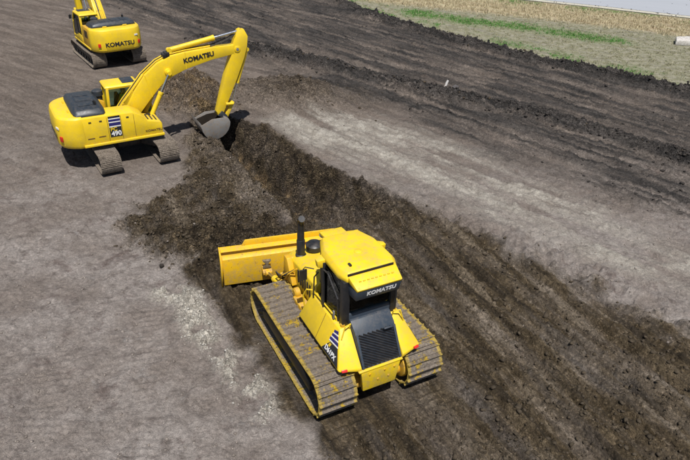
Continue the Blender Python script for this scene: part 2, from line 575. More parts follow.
    pad = np.maximum.reduce([sstep(2.2, 1.5, np.abs(lx)) * sstep(2.7, 1.9, np.abs(ly)),
                             sstep(2.2, 1.4, np.abs(e1x)) * sstep(3.0, 2.1, np.abs(e1y)),
                             sstep(2.2, 1.4, np.abs(e2x)) * sstep(3.0, 2.1, np.abs(e2y))])
    rough = 0.16 + 0.14 * sstep(13, 19, y) + 0.36 * in_cut + 0.75 * in_cut * trench + 1.0 * cl + 0.9 * win + 0.8 * edge + 1.0 * m1 + 0.7 * och + 0.5 * pile + 0.30 * black_zone + 0.8 * sand + 0.25 * pale
    rough = np.clip(rough, 0, 1.25) * (1 - 0.9 * grass)
    big = lumps(x * 2.6, y * 2.6, 31, 0.6, 0.35) / 2.6
    mid = lumps(x * 6.0, y * 6.0, 33, 0.62, 0.6) / 6.0
    sml = lumps(x * 13.0, y * 13.0, 35, 0.62, 0.7) / 13.0
    rg = rough * (1 - pad)
    jag = lumps(x * 9.0 + 0.5 * n2, y * 9.0, 37, 0.7, 0.9) / 9.0
    h = h + rg * 0.28 * bil
    h = h + rg * (0.50 * big * sstep(0.5, 1.0, rough) + 0.80 * mid + 0.55 * jag + 0.9 * sml)
    h = h + (1 - pad) * (0.035 * n1 + 0.022 * n2 + rg * 0.05 * n2 + (0.008 + 0.022 * rg) * n3) * (1 - 0.5 * grass)
    h = h + (1 - pad) * (0.05 * streak * np.clip(black_zone + 0.5 * pale, 0, 1) + (0.06 * dstreak + 0.17 * groove) * in_cut * (1 - trench) + 0.012 * streak2)
    # grouser prints left by the dozer behind it and by the second excavator
    lane = sstep(0.5, 0.62, np.abs(lx)) * sstep(1.5, 1.4, np.abs(lx)) * sstep(-1.3, -2.0, ly) * sstep(-9.0, -2.5, ly)
    h = h - lane * (0.02 + 0.045 * (0.5 + 0.5 * np.cos(2 * PI * ly / 0.203 + 0.4 * n2)) * np.clip(0.6 + n2, 0, 1))
    for pl, off in TRAILS:
        dt, st_ = along(x, y, pl)
        for o_ in off:
            w_ = sstep(0.40, 0.33, np.abs(dt - o_)) * np.clip(0.55 + 0.9 * n1 + 0.5 * n2, 0, 1) * (1 - np.clip(in_cut + cl + grass, 0, 1))
            h = h - w_ * (0.016 + 0.026 * (0.5 + 0.5 * np.cos(2 * PI * st_ / 0.19)))
    near_road = sstep(9.0, 6.5, d_road)
    h = h * (1 - near_road)
    h = np.where(pad > 0.5, np.minimum(h, 0.01), h)
    loose = np.clip(0.06 + 0.30 * in_cut * (1 - trench) + 0.65 * cl + m1 + 0.8 * win + 0.8 * edge + 0.9 * trench * in_cut + pile + 0.8 * och + 0.22 * black_zone + 0.4 * sand, 0, 1) * (1 - grass)
    soils = dict(loose=loose, n2=n2, wet=np.clip(trench * in_cut + 0.8 * pile + 0.8 * np.clip(m1, 0, 1) + 0.9 * in_cut * sstep(1.6, 0.2, dist_line(x, y, DARK_L)) * sstep(8.5, 11.0, y) + 0.5 * cl * sstep(0.0, 0.4, n2) * sstep(18.5, 16.0, y), 0, 1), dark=dark, pale=np.clip(pale * 0.85 + sand * 1.0, 0, 1), ochre=np.clip(och * (0.42 + 0.9 * n2 + 0.35 * n3) + 0.7 * trench * sstep(0.75, 1.0, wall) * in_cut * sstep(0.15, 0.5, n2 + 0.6 * n1) , 0, 1),
                 black=black, green=green, dry=dry, grass=grass, rough=rg, sand=sand, cl=cl, win=win, edge=edge, in_cut=in_cut, m1=m1,
                 och=och, bz=black_zone, d_road=d_road, pad=pad, pile=pile)
    return h, soils

# ------------------------------------------------------------------ ground
def make_ground():
    ys = [6.2]
    while ys[-1] < 60:
        ys.append(ys[-1] + 0.0150 * (ys[-1] / 7.0) ** 1.26)
    ys = np.array([-400, -150, -60, -25, -8, 0, 3.5, 5.2] + ys + [62, 65, 70, 78, 90, 110, 150, 250, 450, 900])
    nx = 980
    t = np.linspace(-1, 1, nx)
    t = np.concatenate([[-40, -16, -7, -3.6, -2.2, -1.5, -1.18], t, [1.18, 1.5, 2.2, 3.6, 7, 16, 40]])
    half = 4.2 + 0.56 * np.clip(ys, 5, 90)
    X = half[:, None] * t[None, :]
    Y = np.repeat(ys[:, None], len(t), 1)
    h, s = site(X.ravel(), Y.ravel())
    x, y = X.ravel(), Y.ravel()
    nv = len(x)
    co = np.stack([x, y, h], 1).astype(np.float32)
    ny, nxx = Y.shape
    idx = np.arange(nv).reshape(ny, nxx)
    q = np.stack([idx[:-1, :-1], idx[:-1, 1:], idx[1:, 1:], idx[1:, :-1]], -1).reshape(-1, 4)
    me = bpy.data.meshes.new('ground')
    me.vertices.add(nv)
    me.vertices.foreach_set('co', co.ravel())
    me.loops.add(q.size)
    me.loops.foreach_set('vertex_index', q.ravel().astype(np.int32))
    me.polygons.add(len(q))
    me.polygons.foreach_set('loop_start', (np.arange(len(q)) * 4).astype(np.int32))
    me.polygons.foreach_set('loop_total', np.full(len(q), 4, np.int32))
    me.polygons.foreach_set('use_smooth', np.ones(len(q), bool))
    me.update()
    for nm, ks in (('soil_a', ('dark', 'pale', 'ochre')), ('soil_b', ('black', 'green', 'dry')), ('soil_c', ('grass', 'loose', 'wet'))):
        a = me.attributes.new(nm, 'FLOAT_COLOR', 'POINT')
        v = np.ones((nv, 4), np.float32)
        for i, k in enumerate(ks):
            v[:, i] = np.clip(s[k], 0, 1)
        a.data.foreach_set('color', v.ravel())
    o = bpy.data.objects.new('ground', me)
    COL.objects.link(o)
    o['kind'] = 'structure'
    me.materials.append(ground_mat())
    return o

def soil_nodes(nt, P):
    """colours of the soils, shared by the ground and the loose clods"""
    n1 = noise(nt, P, 0.45, 4, 0.6)
    n2 = noise(nt, P, 2.6, 4, 0.62)
    n3 = noise(nt, P, 14.0, 3, 0.68)
    n4 = noise(nt, P, 70.0, 2, 0.65)
    return n1, n2, n3, n4

def ground_mat():
    m, nt, b = new_mat('site_soil')
    P = N(nt, 'ShaderNodeNewGeometry').outputs['Position']
    n1, n2, n3, n4 = soil_nodes(nt, P)
    def attr(nm):
        a = N(nt, 'ShaderNodeAttribute', attribute_name=nm)
        sp = nt.nodes.new('ShaderNodeSeparateColor')
        nt.links.new(a.outputs['Color'], sp.inputs[0])
        return sp.outputs[0], sp.outputs[1], sp.outputs[2]
    dark, pale, ochre = attr('soil_a')
    black, green, dry = attr('soil_b')
    grass, rough, wet = attr('soil_c')
    # streaks along the working direction
    st = noise(nt, along_dir(nt, P, -43, 0.30, 3.6), 1.0, 5, 0.66)
    st2 = noise(nt, along_dir(nt, P, -30, 0.28, 1.9), 1.0, 5, 0.66)

    st3 = noise(nt, along_dir(nt, P, -61, 0.20, 2.6), 1.0, 5, 0.62)
    grey = mix(nt, ramp(nt, n1, 0.35, 0.65), (0.215, 0.182, 0.160), (0.305, 0.272, 0.250))
    grey = mix(nt, ramp(nt, n2, 0.45, 0.75), grey, (0.150, 0.126, 0.113))
    grey = mix(nt, ramp(nt, noise(nt, P, 0.9, 5, 0.7, 0.6), 0.54, 0.70), grey, (0.152, 0.122, 0.110))
    grey = mix(nt, ramp(nt, noise(nt, P, 1.3, 5, 0.7, 0.3), 0.60, 0.76), grey, (0.30, 0.28, 0.265))
    sepP = nt.nodes.new('ShaderNodeSeparateXYZ')
    nt.links.new(P, sepP.inputs[0])
    far = ramp(nt, sepP.outputs[1], 13.0, 27.0)
    brown = mix(nt, ramp(nt, st2, 0.38, 0.66), (0.110, 0.088, 0.073), (0.198, 0.162, 0.135))
    c = mix(nt, mth(nt, 'MULTIPLY', far, 0.85), grey, brown)
    # dark worked topsoil in bands
    blk = mix(nt, ramp(nt, st, 0.36, 0.66), (0.030, 0.028, 0.027), (0.078, 0.069, 0.063))
    c = mix(nt, black, c, blk)
    moist = mix(nt, ramp(nt, n2, 0.35, 0.7), (0.052, 0.038, 0.022), (0.097, 0.073, 0.045))
    moist = mix(nt, ramp(nt, n1, 0.5, 0.7), moist, (0.118, 0.090, 0.058))
    moist = mix(nt, ramp(nt, n3, 0.58, 0.72), moist, (0.165, 0.126, 0.082))
    moist = mix(nt, ramp(nt, st3, 0.51, 0.62), moist, (0.038, 0.029, 0.019))
    moist = mix(nt, ramp(nt, st3, 0.47, 0.36), moist, (0.16, 0.128, 0.092))
    moist = mix(nt, mth(nt, 'MULTIPLY', wet, 0.85), moist, mix(nt, ramp(nt, n2, 0.4, 0.65), (0.026, 0.019, 0.012), (0.075, 0.056, 0.034)))
    c = mix(nt, dark, c, moist)
    pl = mix(nt, ramp(nt, n2, 0.35, 0.7), (0.31, 0.283, 0.243), (0.47, 0.438, 0.383))
    pl = mix(nt, ramp(nt, st, 0.54, 0.70), pl, (0.18, 0.155, 0.132))
    c = mix(nt, pale, c, pl)
    oc = mix(nt, ramp(nt, n2, 0.4, 0.7), (0.12, 0.082, 0.045), (0.25, 0.175, 0.09))
    oc = mix(nt, ramp(nt, n3, 0.5, 0.68), oc, (0.07, 0.05, 0.035))
    c = mix(nt, ochre, c, oc)
    # verge
    vg = mix(nt, ramp(nt, n2, 0.35, 0.65), (0.21, 0.205, 0.125), (0.33, 0.31, 0.235))
    vg = mix(nt, ramp(nt, st, 0.5, 0.72), vg, (0.20, 0.185, 0.165))
    vg = mix(nt, dry, vg, mix(nt, ramp(nt, st, 0.38, 0.62), (0.30, 0.22, 0.14), (0.46, 0.41, 0.27)))
    vg = mix(nt, green, vg, mix(nt, ramp(nt, n3, 0.4, 0.7), (0.07, 0.17, 0.030), (0.15, 0.22, 0.06)))
    c = mix(nt, grass, c, vg)
    # grain: pebbles, small clods and pale bits
    f = mth(nt, 'MULTIPLY_ADD', ramp(nt, n3, 0.28, 0.72), mth(nt, 'MULTIPLY_ADD', rough, 0.55, 0.30), mth(nt, 'MULTIPLY_ADD', rough, -0.25, 0.84))
    g = mth(nt, 'MULTIPLY_ADD', ramp(nt, n4, 0.25, 0.75), 0.6, 0.70)
    hsv = N(nt, 'ShaderNodeHueSaturation')
    nt.links.new(c, hsv.inputs['Color'])
    nt.links.new(mth(nt, 'MULTIPLY', f, g), hsv.inputs['Value'])
    c = hsv.outputs[0]
    # crumbs of unlike moisture: each small cell its own tone, stronger on loose soil
    warp = nt.nodes.new('ShaderNodeVectorMath')
    warp.operation = 'MULTIPLY_ADD'
    nz = N(nt, 'ShaderNodeTexNoise', Scale=9.0, Detail=1.0)
    nt.links.new(P, nz.inputs['Vector'])
    nt.links.new(nz.outputs['Color'], warp.inputs[0])
    warp.inputs[1].default_value = (0.035, 0.035, 0.035)
    nt.links.new(P, warp.inputs[2])
    tone = None
    loose = rough
    cells = []
    for sc, amt in ((6.0, 0.34), (15.0, 0.52), (34.0, 0.50)):
        vv = N(nt, 'ShaderNodeTexVoronoi', Scale=sc)
        nt.links.new(warp.outputs[0], vv.inputs['Vector'])
        sc_ = nt.nodes.new('ShaderNodeSeparateColor')
        nt.links.new(vv.outputs['Color'], sc_.inputs[0])
        t_ = mth(nt, 'MULTIPLY_ADD', mth(nt, 'SUBTRACT', mth(nt, 'POWER', sc_.outputs[0], 1.6), 0.38), mth(nt, 'MULTIPLY', mth(nt, 'MULTIPLY_ADD', loose, 0.85, 0.15), amt * 1.7), 1.0)
        tone = t_ if tone is None else mth(nt, 'MULTIPLY', tone, t_)
        cells.append(vv.outputs['Distance'])
    hs2 = N(nt, 'ShaderNodeHueSaturation')
    nt.links.new(c, hs2.inputs['Color'])
    nt.links.new(mth(nt, 'MAXIMUM', tone, 0.25), hs2.inputs['Value'])
    c = hs2.outputs[0]
    vor = N(nt, 'ShaderNodeTexVoronoi', Scale=5.5)
    nt.links.new(P, vor.inputs['Vector'])
    chip = mth(nt, 'MULTIPLY', ramp(nt, vor.outputs['Distance'], 0.10, 0.05), ramp(nt, n2, 0.5, 0.62))
    c = mix(nt, mth(nt, 'MULTIPLY', chip, mth(nt, 'SUBTRACT', 0.75, grass, clamp=True)), c, (0.42, 0.385, 0.34))
    nt.links.new(c, b.inputs['Base Color'])
    b.inputs['Roughness'].default_value = 0.95
    b.inputs['Specular IOR Level'].default_value = 0.15
    hgt = mth(nt, 'ADD', mth(nt, 'MULTIPLY', n3, mth(nt, 'MULTIPLY_ADD', rough, 0.65, 0.40)), mth(nt, 'MULTIPLY', n4, 0.45))
    hgt = mth(nt, 'ADD', hgt, mth(nt, 'MULTIPLY', mth(nt, 'MULTIPLY', st, black), 0.8))
    hgt = mth(nt, 'ADD', hgt, mth(nt, 'MULTIPLY', mth(nt, 'MULTIPLY', st3, dark), 1.1))
    cr = mth(nt, 'ADD', mth(nt, 'MULTIPLY', cells[1], 0.9), mth(nt, 'MULTIPLY', cells[2], 0.45))
    hgt = mth(nt, 'SUBTRACT', hgt, mth(nt, 'MULTIPLY', cr, mth(nt, 'MULTIPLY_ADD', loose, 0.9, 0.1)))
    bump(nt, b, hgt, 1.0, 0.085)
    return m

make_ground()

# ------------------------------------------------------------------ road beyond the verge
def offset_line(pl, d):
    out = []
    for i, p in enumerate(pl):
        a = Vector(pl[max(i - 1, 0)])
        c = Vector(pl[min(i + 1, len(pl) - 1)])
        t = (c - a).normalized()
        out.append((p[0] - t.y * d, p[1] + t.x * d))
    return out

def strip(name, pl, d0, d1, z, mat):
    a, b_ = offset_line(pl, d0), offset_line(pl, d1)
    bm = bmesh.new()
    rings = [[bm.verts.new((p[0], p[1], z)) for p in a], [bm.verts.new((p[0], p[1], z)) for p in b_]]
    for i in range(len(pl) - 1):
        bm.faces.new((rings[0][i], rings[0][i + 1], rings[1][i + 1], rings[1][i]))
    o = bm_to_obj(name, bm, mat, smooth=0)
    o['kind'] = 'structure'
    return o

def asphalt():
    m, nt, b = new_mat('sun_bleached_asphalt')
    P = N(nt, 'ShaderNodeNewGeometry').outputs['Position']
    s = noise(nt, along_dir(nt, P, -24, 0.05, 0.4), 1.0, 5)
    c = mix(nt, ramp(nt, s, 0.35, 0.65), (0.315, 0.33, 0.36), (0.335, 0.35, 0.38))
    c = mix(nt, ramp(nt, noise(nt, P, 30, 3), 0.4, 0.7), c, (0.30, 0.315, 0.345))
    nt.links.new(c, b.inputs['Base Color'])
    b.inputs['Roughness'].default_value = 0.85
    return m

def gravel():
    m, nt, b = new_mat('pale_shoulder_gravel')
    P = N(nt, 'ShaderNodeNewGeometry').outputs['Position']
    c = mix(nt, ramp(nt, noise(nt, P, 12, 6, 0.7), 0.35, 0.65), (0.33, 0.31, 0.25), (0.50, 0.475, 0.40))
    nt.links.new(c, b.inputs['Base Color'])
    b.inputs['Roughness'].default_value = 0.95
    return m
strip('road', ROAD, 0.55, 9.0, 0.045, asphalt())
strip('road_shoulder', ROAD, -0.15, 0.75, 0.030, gravel())

def clod_mat(name, a, b_):
    m, nt, b = new_mat(name)
    g = N(nt, 'ShaderNodeNewGeometry')
    P = g.outputs['Position']
    c = mix(nt, ramp(nt, noise(nt, P, 3.0, 5), 0.35, 0.68), a, b_)
    c = mix(nt, mth(nt, 'MULTIPLY', g.outputs['Random Per Island'], 0.5), c, tuple(k * 0.55 for k in a))
    nt.links.new(c, b.inputs['Base Color'])
    b.inputs['Roughness'].default_value = 0.95
    b.inputs['Specular IOR Level'].default_value = 0.15
    bump(nt, b, noise(nt, P, 45, 5, 0.7), 0.6, 0.02)
    return m

# ------------------------------------------------------------------ crawler tracks
def stadium(yr, yf, rr, rf, zb, sag, pitch):
    """points round a track loop: (y, z, angle of the outward normal from +z towards +y)"""
    zr, zf = zb + rr, zb + rf
    pts = []
    for i in range(60):                                   # top run, rear to front
        t = i / 60
        pts.append((yr + (yf - yr) * t, zr + rr + (zf + rf - zr - rr) * t - sag * math.sin(PI * t)))
    for i in range(40):
        a = PI / 2 - PI * i / 40
        pts.append((yf + rf * math.cos(a), zf + rf * math.sin(a)))
    for i in range(60):
        t = i / 60
        pts.append((yf + (yr - yf) * t, zb))
    for i in range(40):
        a = -PI / 2 - PI * i / 40
        pts.append((yr + rr * math.cos(a), zr + rr * math.sin(a)))
    n = len(pts)
    seg = [math.dist(pts[i], pts[(i + 1) % n]) for i in range(n)]
    tot = sum(seg)
    cnt = round(tot / pitch)
    out = []
    for k in range(cnt):
        s = (k + 0.3) * tot / cnt
        i = 0
        while s > seg[i]:
            s -= seg[i]
            i += 1
        a, b = pts[i], pts[(i + 1) % n]
        t = s / seg[i]
        ty, tz = (b[0] - a[0]) / seg[i], (b[1] - a[1]) / seg[i]
        out.append((a[0] + (b[0] - a[0]) * t, a[1] + (b[1] - a[1]) * t, math.atan2(-tz, ty)))
    return out

def shoe_mesh(name, width, pitch, bars, mats):
    b = B()
    b.box((0, 0, -0.012), (width, pitch * 0.94, 0.024))
    for y, hh in bars:
        b.prism([(y - 0.018, 0.0), (y + 0.018, 0.0), (y + 0.009, hh), (y - 0.009, hh)], 'x', -width / 2 + 0.004, width / 2 - 0.004)
    b.box((0, 0, -0.055), (0.22, pitch * 0.8, 0.075))
    o = b.done(name, mats, smooth=0)
    me = o.data
    bpy.data.objects.remove(o)
    return me

def make_track(root, xc, yr, yf, rr, rf, pitch, width, shoe, frame_mat, side, sprocket_mat, guard=0.24):
    zb = 0.075
    tr = B()
    # roller frame: the beam every shoe runs round
    tr.prism([(yr + 0.25, 0.28), (yf - 0.1, 0.26), (yf - 0.02, 0.44), (yf - 0.35, 0.60), (yr + 0.6, 0.64), (yr + 0.25, 0.50)],
             'x', xc - width * guard, xc + width * guard)
    track = tr.done('track', frame_mat, root, 0.02)
    rl = (yf - yr) / 7
    for k in range(7):
        B().lathe((xc - 0.2, yr + rl * (k + 0.5), 0.225), (1, 0, 0), [(0, 0.09), (0.06, 0.1), (0.07, 0.12), (0.1, 0.12), (0.3, 0.12), (0.33, 0.12), (0.34, 0.1), (0.4, 0.09)], 14
                  ).done('track_roller', frame_mat, track)
    B().lathe((xc - 0.13, yf, zb + rf), (1, 0, 0), [(0, 0.1), (0.01, rf - 0.14), (0.06, rf - 0.06), (0.2, rf - 0.06), (0.25, rf - 0.14), (0.26, 0.1)], 28
              ).done('idler', frame_mat, track)
    sp = B()
    teeth = 24
    ring = [(yr + (rr - (0.11 if i % 2 else 0.045)) * math.cos(2 * PI * i / (2 * teeth)),
             zb + rr + (rr - (0.11 if i % 2 else 0.045)) * math.sin(2 * PI * i / (2 * teeth))) for i in range(2 * teeth)]
    sp.prism(ring, 'x', xc - 0.045, xc + 0.045)
    sp.lathe((xc - 0.24, yr, zb + rr), (1, 0, 0), [(0, 0.1), (0.03, 0.19), (0.12, 0.24), (0.36, 0.24), (0.45, 0.19), (0.48, 0.1)], 24)
    sp.done('sprocket', sprocket_mat, track)
    for (y, z, a) in stadium(yr, yf, rr, rf, zb, 0.03, pitch):
        o = bpy.data.objects.new('track_shoe', shoe)
        COL.objects.link(o)
        o.parent = track
        o.location = (xc + random.uniform(-0.002, 0.002), y, z - 0.0)
        o.rotation_euler = (-a, 0, 0)
    return track

# ------------------------------------------------------------------ bulldozer
def bulldozer():
    root = thing('bulldozer', 'yellow bulldozer with wide tracks and dark rear grille pushing soil in the foreground', 'bulldozer',
                 (DOZ[0], DOZ[1], 0.0), DOZ[2])
    root.location.z = -0.005
    shoe = shoe_mesh('dozer_track_shoe', 0.86, 0.203, ((0.05, 0.055),), 'shoe')
    for s in (-1, 1):
        make_track(root, s * 1.035, -1.43, 1.58, 0.475, 0.45, 0.203, 0.86, shoe, 'black', s, 'amber', 0.36)  # roller frame wide and black: shade of the track recess put into its colour
        B().lathe((s * 0.58, -1.43, 0.55), (s, 0, 0), [(0, 0.1), (0.0, 0.24), (0.02, 0.32), (0.10, 0.34), (0.14, 0.30)], 24).done('drive_hub', 'amber', root)
    # belly and final drives
    b = B()
    b.prism([(-1.5, 0.42), (1.9, 0.42), (2.15, 0.6), (2.15, 1.0), (-1.5, 1.0)], 'x', -0.48, 0.48)
    b.done('belly_frame', 'amber', root, 0.03)
    b = B()
    b.cyl((-1.0, -1.46, 0.475), (1.0, -1.46, 0.475), 0.17)
    b.done('final_drive', 'amber', root, 0.01)
    # engine hood with slanting nose
    b = B()
    hoods = []
    for y, hw, zt in ((0.28, 0.52, 1.84), (1.5, 0.50, 1.72), (2.05, 0.46, 1.60), (2.32, 0.43, 1.32)):
        hoods.append([(-hw, y, 0.9), (-hw, y, zt - 0.10), (-hw + 0.12, y, zt), (hw - 0.12, y, zt), (hw, y, zt - 0.10), (hw, y, 0.9)])
    b.poly(hoods)
    hood = b.done('engine_hood', 'yellow', root, 0.025)
    for s in (-1, 1):
        for k in range(6):
            B().box((s * 0.515, 0.62 + k * 0.13, 1.40), (0.03, 0.06, 0.34)).done('side_vent', 'black', hood, 0.005)
    B().box((0.0, 2.30, 1.12), (0.66, 0.06, 0.34)).done('nose_grille', 'black', hood, 0.008)
    for x in (-0.3, 0.3):
        B().cyl((x, 2.26, 1.20), (x, 2.36, 1.19), 0.06).done('headlight', 'lamp', hood)
    # exhaust stack
    e = B()
    e.tube([(-0.27, 1.68, 1.60), (-0.27, 1.68, 2.35), (-0.27, 1.69, 2.55), (-0.275, 1.66, 2.66), (-0.285, 1.58, 2.73)], [0.085, 0.085, 0.08, 0.08, 0.078], 16)
    ex = e.done('exhaust_pipe', 'black', root)
    B().lathe((-0.27, 1.68, 1.60), (0, 0, 1), [(0, 0.13), (0.1, 0.13), (0.12, 0.1), (0.5, 0.1), (0.52, 0.086)], 16).done('exhaust_collar', 'black', ex)
    # intake pre-cleaner drum
    d = B()
    d.lathe((0.10, 1.72, 1.66), (0, 0, 1), [(0, 0.10), (0.06, 0.10), (0.07, 0.2), (0.2, 0.21), (0.24, 0.17), (0.27, 0.05)], 20)
    d.done('air_pre_cleaner', 'black', root)
    B().tube([(0.28, 1.75, 1.74), (0.42, 1.6, 1.72), (0.45, 1.25, 1.70)], 0.06, 10).done('intake_duct', 'black', root)
    # ---------------- cab
    cab = B()
    cab.prism([(-1.02, 0.95), (0.34, 0.95), (0.34, 1.55), (-1.02, 1.55)], 'x', -0.60, 0.60)
    cab = cab.done('cab', 'navy', root, 0.02)
    zf = 2.86
    A0 = {(-1, 'r'): (-0.55, -1.12), (1, 'r'): (0.55, -1.12), (-1, 'm'): (-0.64, -0.36), (1, 'm'): (0.64, -0.36), (-1, 'f'): (-0.36, 0.30), (1, 'f'): (0.36, 0.30)}
    for (s, k), (x, y) in A0.items():
        r = {'r': 0.075, 'm': 0.045, 'f': 0.045}[k]
        B().box((x, y, (1.5 + zf) / 2), (2 * r, 2 * r, zf - 1.5)).done('cab_pillar', 'black', cab, 0.012)
    loops = [(-0.55, -1.12), (-0.64, -0.36), (-0.36, 0.30), (0.36, 0.30), (0.64, -0.36), (0.55, -1.12)]
    for i in range(6):
        (x0, y0), (x1, y1) = loops[i], loops[(i + 1) % 6]
        dx, dy = x1 - x0, y1 - y0
        L = math.hypot(dx, dy)
        dx, dy = dx / L, dy / L
        p = lambda t, z, o=0.0: (x0 + dx * t - dy * o, y0 + dy * t + dx * o, z)
        z0 = 1.56 if i != 5 else 1.95
        pane = B()
        pane.poly([[p(0.06, z0), p(L - 0.06, z0), p(L - 0.06, 2.78), p(0.06, 2.78)],
                   [p(0.06, z0, 0.012), p(L - 0.06, z0, 0.012), p(L - 0.06, 2.78, 0.012), p(0.06, 2.78, 0.012)]])
        pane.done('windshield' if i == 2 else 'rear_window' if i == 5 else 'side_window', 'glass', cab, smooth=0)
    B().box((0, -1.14, 1.78), (1.1, 0.07, 0.5)).done('rear_sill', 'navy', cab, 0.015)
    # doors: frame, handle and grab rail on each side
    for s in (-1, 1):
        dr = B()
        dr.tube([(s * 0.60, -0.98, 1.6), (s * 0.635, -0.98, 2.35), (s * 0.665, -0.60, 2.72), (s * 0.68, -0.42, 2.72), (s * 0.68, -0.42, 1.6)], 0.022, 8)
        door = dr.done('door', 'black', cab)
        B().box((s * 0.675, -0.90, 1.9), (0.03, 0.05, 0.2)).done('door_handle', 'steel', door, 0.006)
        B().tube([(s * 0.62, 0.0, 1.62), (s * 0.72, -0.02, 1.75), (s * 0.72, -0.05, 2.3), (s * 0.64, -0.08, 2.42)], 0.016, 8).done('grab_rail', 'black', cab)
        m = B()
        m.tube([(s * 0.60, 0.22, 2.3), (s * 0.78, 0.28, 2.36), (s * 0.82, 0.3, 2.3)], 0.013, 6)
        m.box((s * 0.82, 0.29, 2.16), (0.16, 0.04, 0.26))
        m.done('mirror', 'black', cab, 0.0)
    # seat inside
    b = B()
    b.box((0, -0.45, 1.42), (0.5, 0.5, 0.16))
    b.box((0, -0.74, 1.85), (0.48, 0.14, 0.75), (R(-8), 0, 0))
    b.box((0, -0.78, 2.32), (0.26, 0.1, 0.18))
    b.done('seat', 'seat', cab, 0.04)
    for s in (-1, 1):
        c = B()
        c.box((s * 0.36, -0.25, 1.5), (0.16, 0.6, 0.3))
        c.cyl((s * 0.36, -0.1, 1.62), (s * 0.36, -0.08, 1.82), 0.02)
        c.done('control_console', 'black', cab, 0.01)
    # roof: one pressed lid, bent down at the back
    top = [(-0.43, 0.26), (-0.61, -0.20), (-0.62, -0.95), (-0.53, -1.17), (0.53, -1.17), (0.62, -0.95), (0.61, -0.20), (0.43, 0.26)]
    b = B()
    b.poly([[(x * 1.04, y * 1.02 - 0.0, 2.84) for x, y in top], [(x * 1.05, y * 1.02, 2.94) for x, y in top], [(x * 0.93, y * 0.95 - 0.02, 3.04) for x, y in top]])
    roof = b.done('roof', 'yellow', cab, 0.025)
    b = B()
    b.hull([(-0.535, -1.20, 2.995), (0.535, -1.20, 2.995), (-0.535, -1.20, 2.86), (0.535, -1.20, 2.86),
            (-0.50, -1.53, 2.86), (0.50, -1.53, 2.86), (-0.50, -1.50, 2.80), (0.50, -1.50, 2.80)])
    b.done('roof_tail', 'yellow', roof, 0.02)
    b = B()
    b.hull([(x * k, y, z) for x in (-0.52, 0.52) for k, y, z in ((1, -1.06, 2.84), (0.97, -1.505, 2.81), (0.94, -1.45, 2.56), (1, -1.06, 2.56))])
    band = b.done('rear_header', 'navy', roof, 0.02)
    nrm = Vector((0, -0.97, -0.22))
    text('brand_lettering', 'KOMATSU', (0.06, -1.480, 2.69), (1, 0, 0), (0, -0.055, 0.25), 0.10, 'white', band, 0.035, 0.98)
    # front visor carrying the work lamps
    b = B()
    b.hull([(x, y, z) for x in (-0.28, 0.26) for y, z in ((0.33, 2.93), (0.33, 2.85), (0.66, 2.90), (0.66, 2.84))])
    vis = b.done('roof_visor', 'yellow', roof, 0.015)
    for x in (-0.2, 0.2):
        B().box((x, 0.31, 2.87), (0.06, 0.14, 0.04)).done('visor_bracket', 'black', vis, 0.0)
        B().cyl((x, 0.64, 2.80), (x, 0.70, 2.78), 0.06).done('work_lamp', 'lamp', vis)
    for s in (-1, 1):
        b = B()
        b.hull([(s * x, y, z) for x, y, z in ((0.60, -0.16, 2.93), (0.60, -0.40, 2.93), (0.80, -0.24, 2.90), (0.80, -0.36, 2.90), (0.60, -0.2, 2.72), (0.60, -0.4, 2.72), (0.78, -0.26, 2.74), (0.78, -0.36, 2.74))])
        b.done('roof_lamp_housing', 'yellow', roof, 0.012)
    # seams and small fittings on the lid
    B().box((-0.02, -1.165, 3.0), (1.02, 0.018, 0.05)).done('roof_seam', 'black', roof)
    B().lathe((0.02, -0.55, 3.03), (0, 0, 1), [(0, 0.09), (0.02, 0.085), (0.035, 0.05), (0.04, 0.02)], 20).done('antenna_dome', 'yellow', roof)
    B().box((-0.36, -0.92, 3.05), (0.05, 0.10, 0.05)).done('beacon_mount', 'black', roof, 0.008)
    for k in range(9):
        B().box((-0.36 + k * 0.09, -1.36, 2.944), (0.05, 0.02, 0.012), (R(-22), 0, 0)).done('roof_louvre', 'yellow', roof)
    # ---------------- rear: cooler grille between the fenders
    hw = 0.46
    b = B()
    b.hull([(s * hw, y, z) for s in (-1, 1) for y, z in ((-1.05, 1.0), (-1.05, 1.90), (-1.22, 1.90), (-1.42, 1.74), (-1.80, 1.06), (-1.74, 0.98))])
    tank = b.done('rear_cooler', 'navy', root, 0.02)
    P0, P1 = Vector((0, -1.46, 1.68)), Vector((0, -1.79, 1.09))
    dn = (P1 - P0).normalized()
    nn = Vector((0, dn.z, -dn.y))
    if nn.y > 0:
        nn = -nn
    rot = Matrix((Vector((1, 0, 0)), dn, Vector((1, 0, 0)).cross(dn))).transposed()
    Lg = (P1 - P0).length
    ww = hw - 0.05
    tn = math.tan(R(30))
    k = -ww * tn
    while k < Lg + ww * tn:                              # slats run slantwise, clipped to the opening
        xa, xb = -ww, ww
        xa = max(xa, min(ww, (0.0 - k) / tn))
        xb = min(xb, max(-ww, (Lg - k) / tn))
        if xb - xa > 0.06:
            xm = (xa + xb) / 2
            c = P0 + dn * (k + xm * tn) + nn * 0.008 + Vector((xm, 0, 0))
            rr_ = rot @ Matrix.Rotation(R(30), 3, 'Z') @ Matrix.Rotation(R(25), 3, 'X')
            B().box(c, ((xb - xa) / math.cos(R(30)) - 0.01, 0.034, 0.014), rr_).done('grille_slat', 'black', tank, 0.0)
        k += 0.058
    for s in (-1, 1):
        c = (P0 + P1) / 2 + nn * 0.012
        B().box((s * (hw - 0.03), c.y, c.z), (0.05, (P1 - P0).length + 0.02, 0.03), rot).done('grille_frame', 'navy', tank, 0.006)
    B().box((0.25, -1.52, 1.71), (0.2, 0.1, 0.03), (R(-40), 0, 0)).done('grille_latch', 'navy', tank, 0.006)
    b = B()
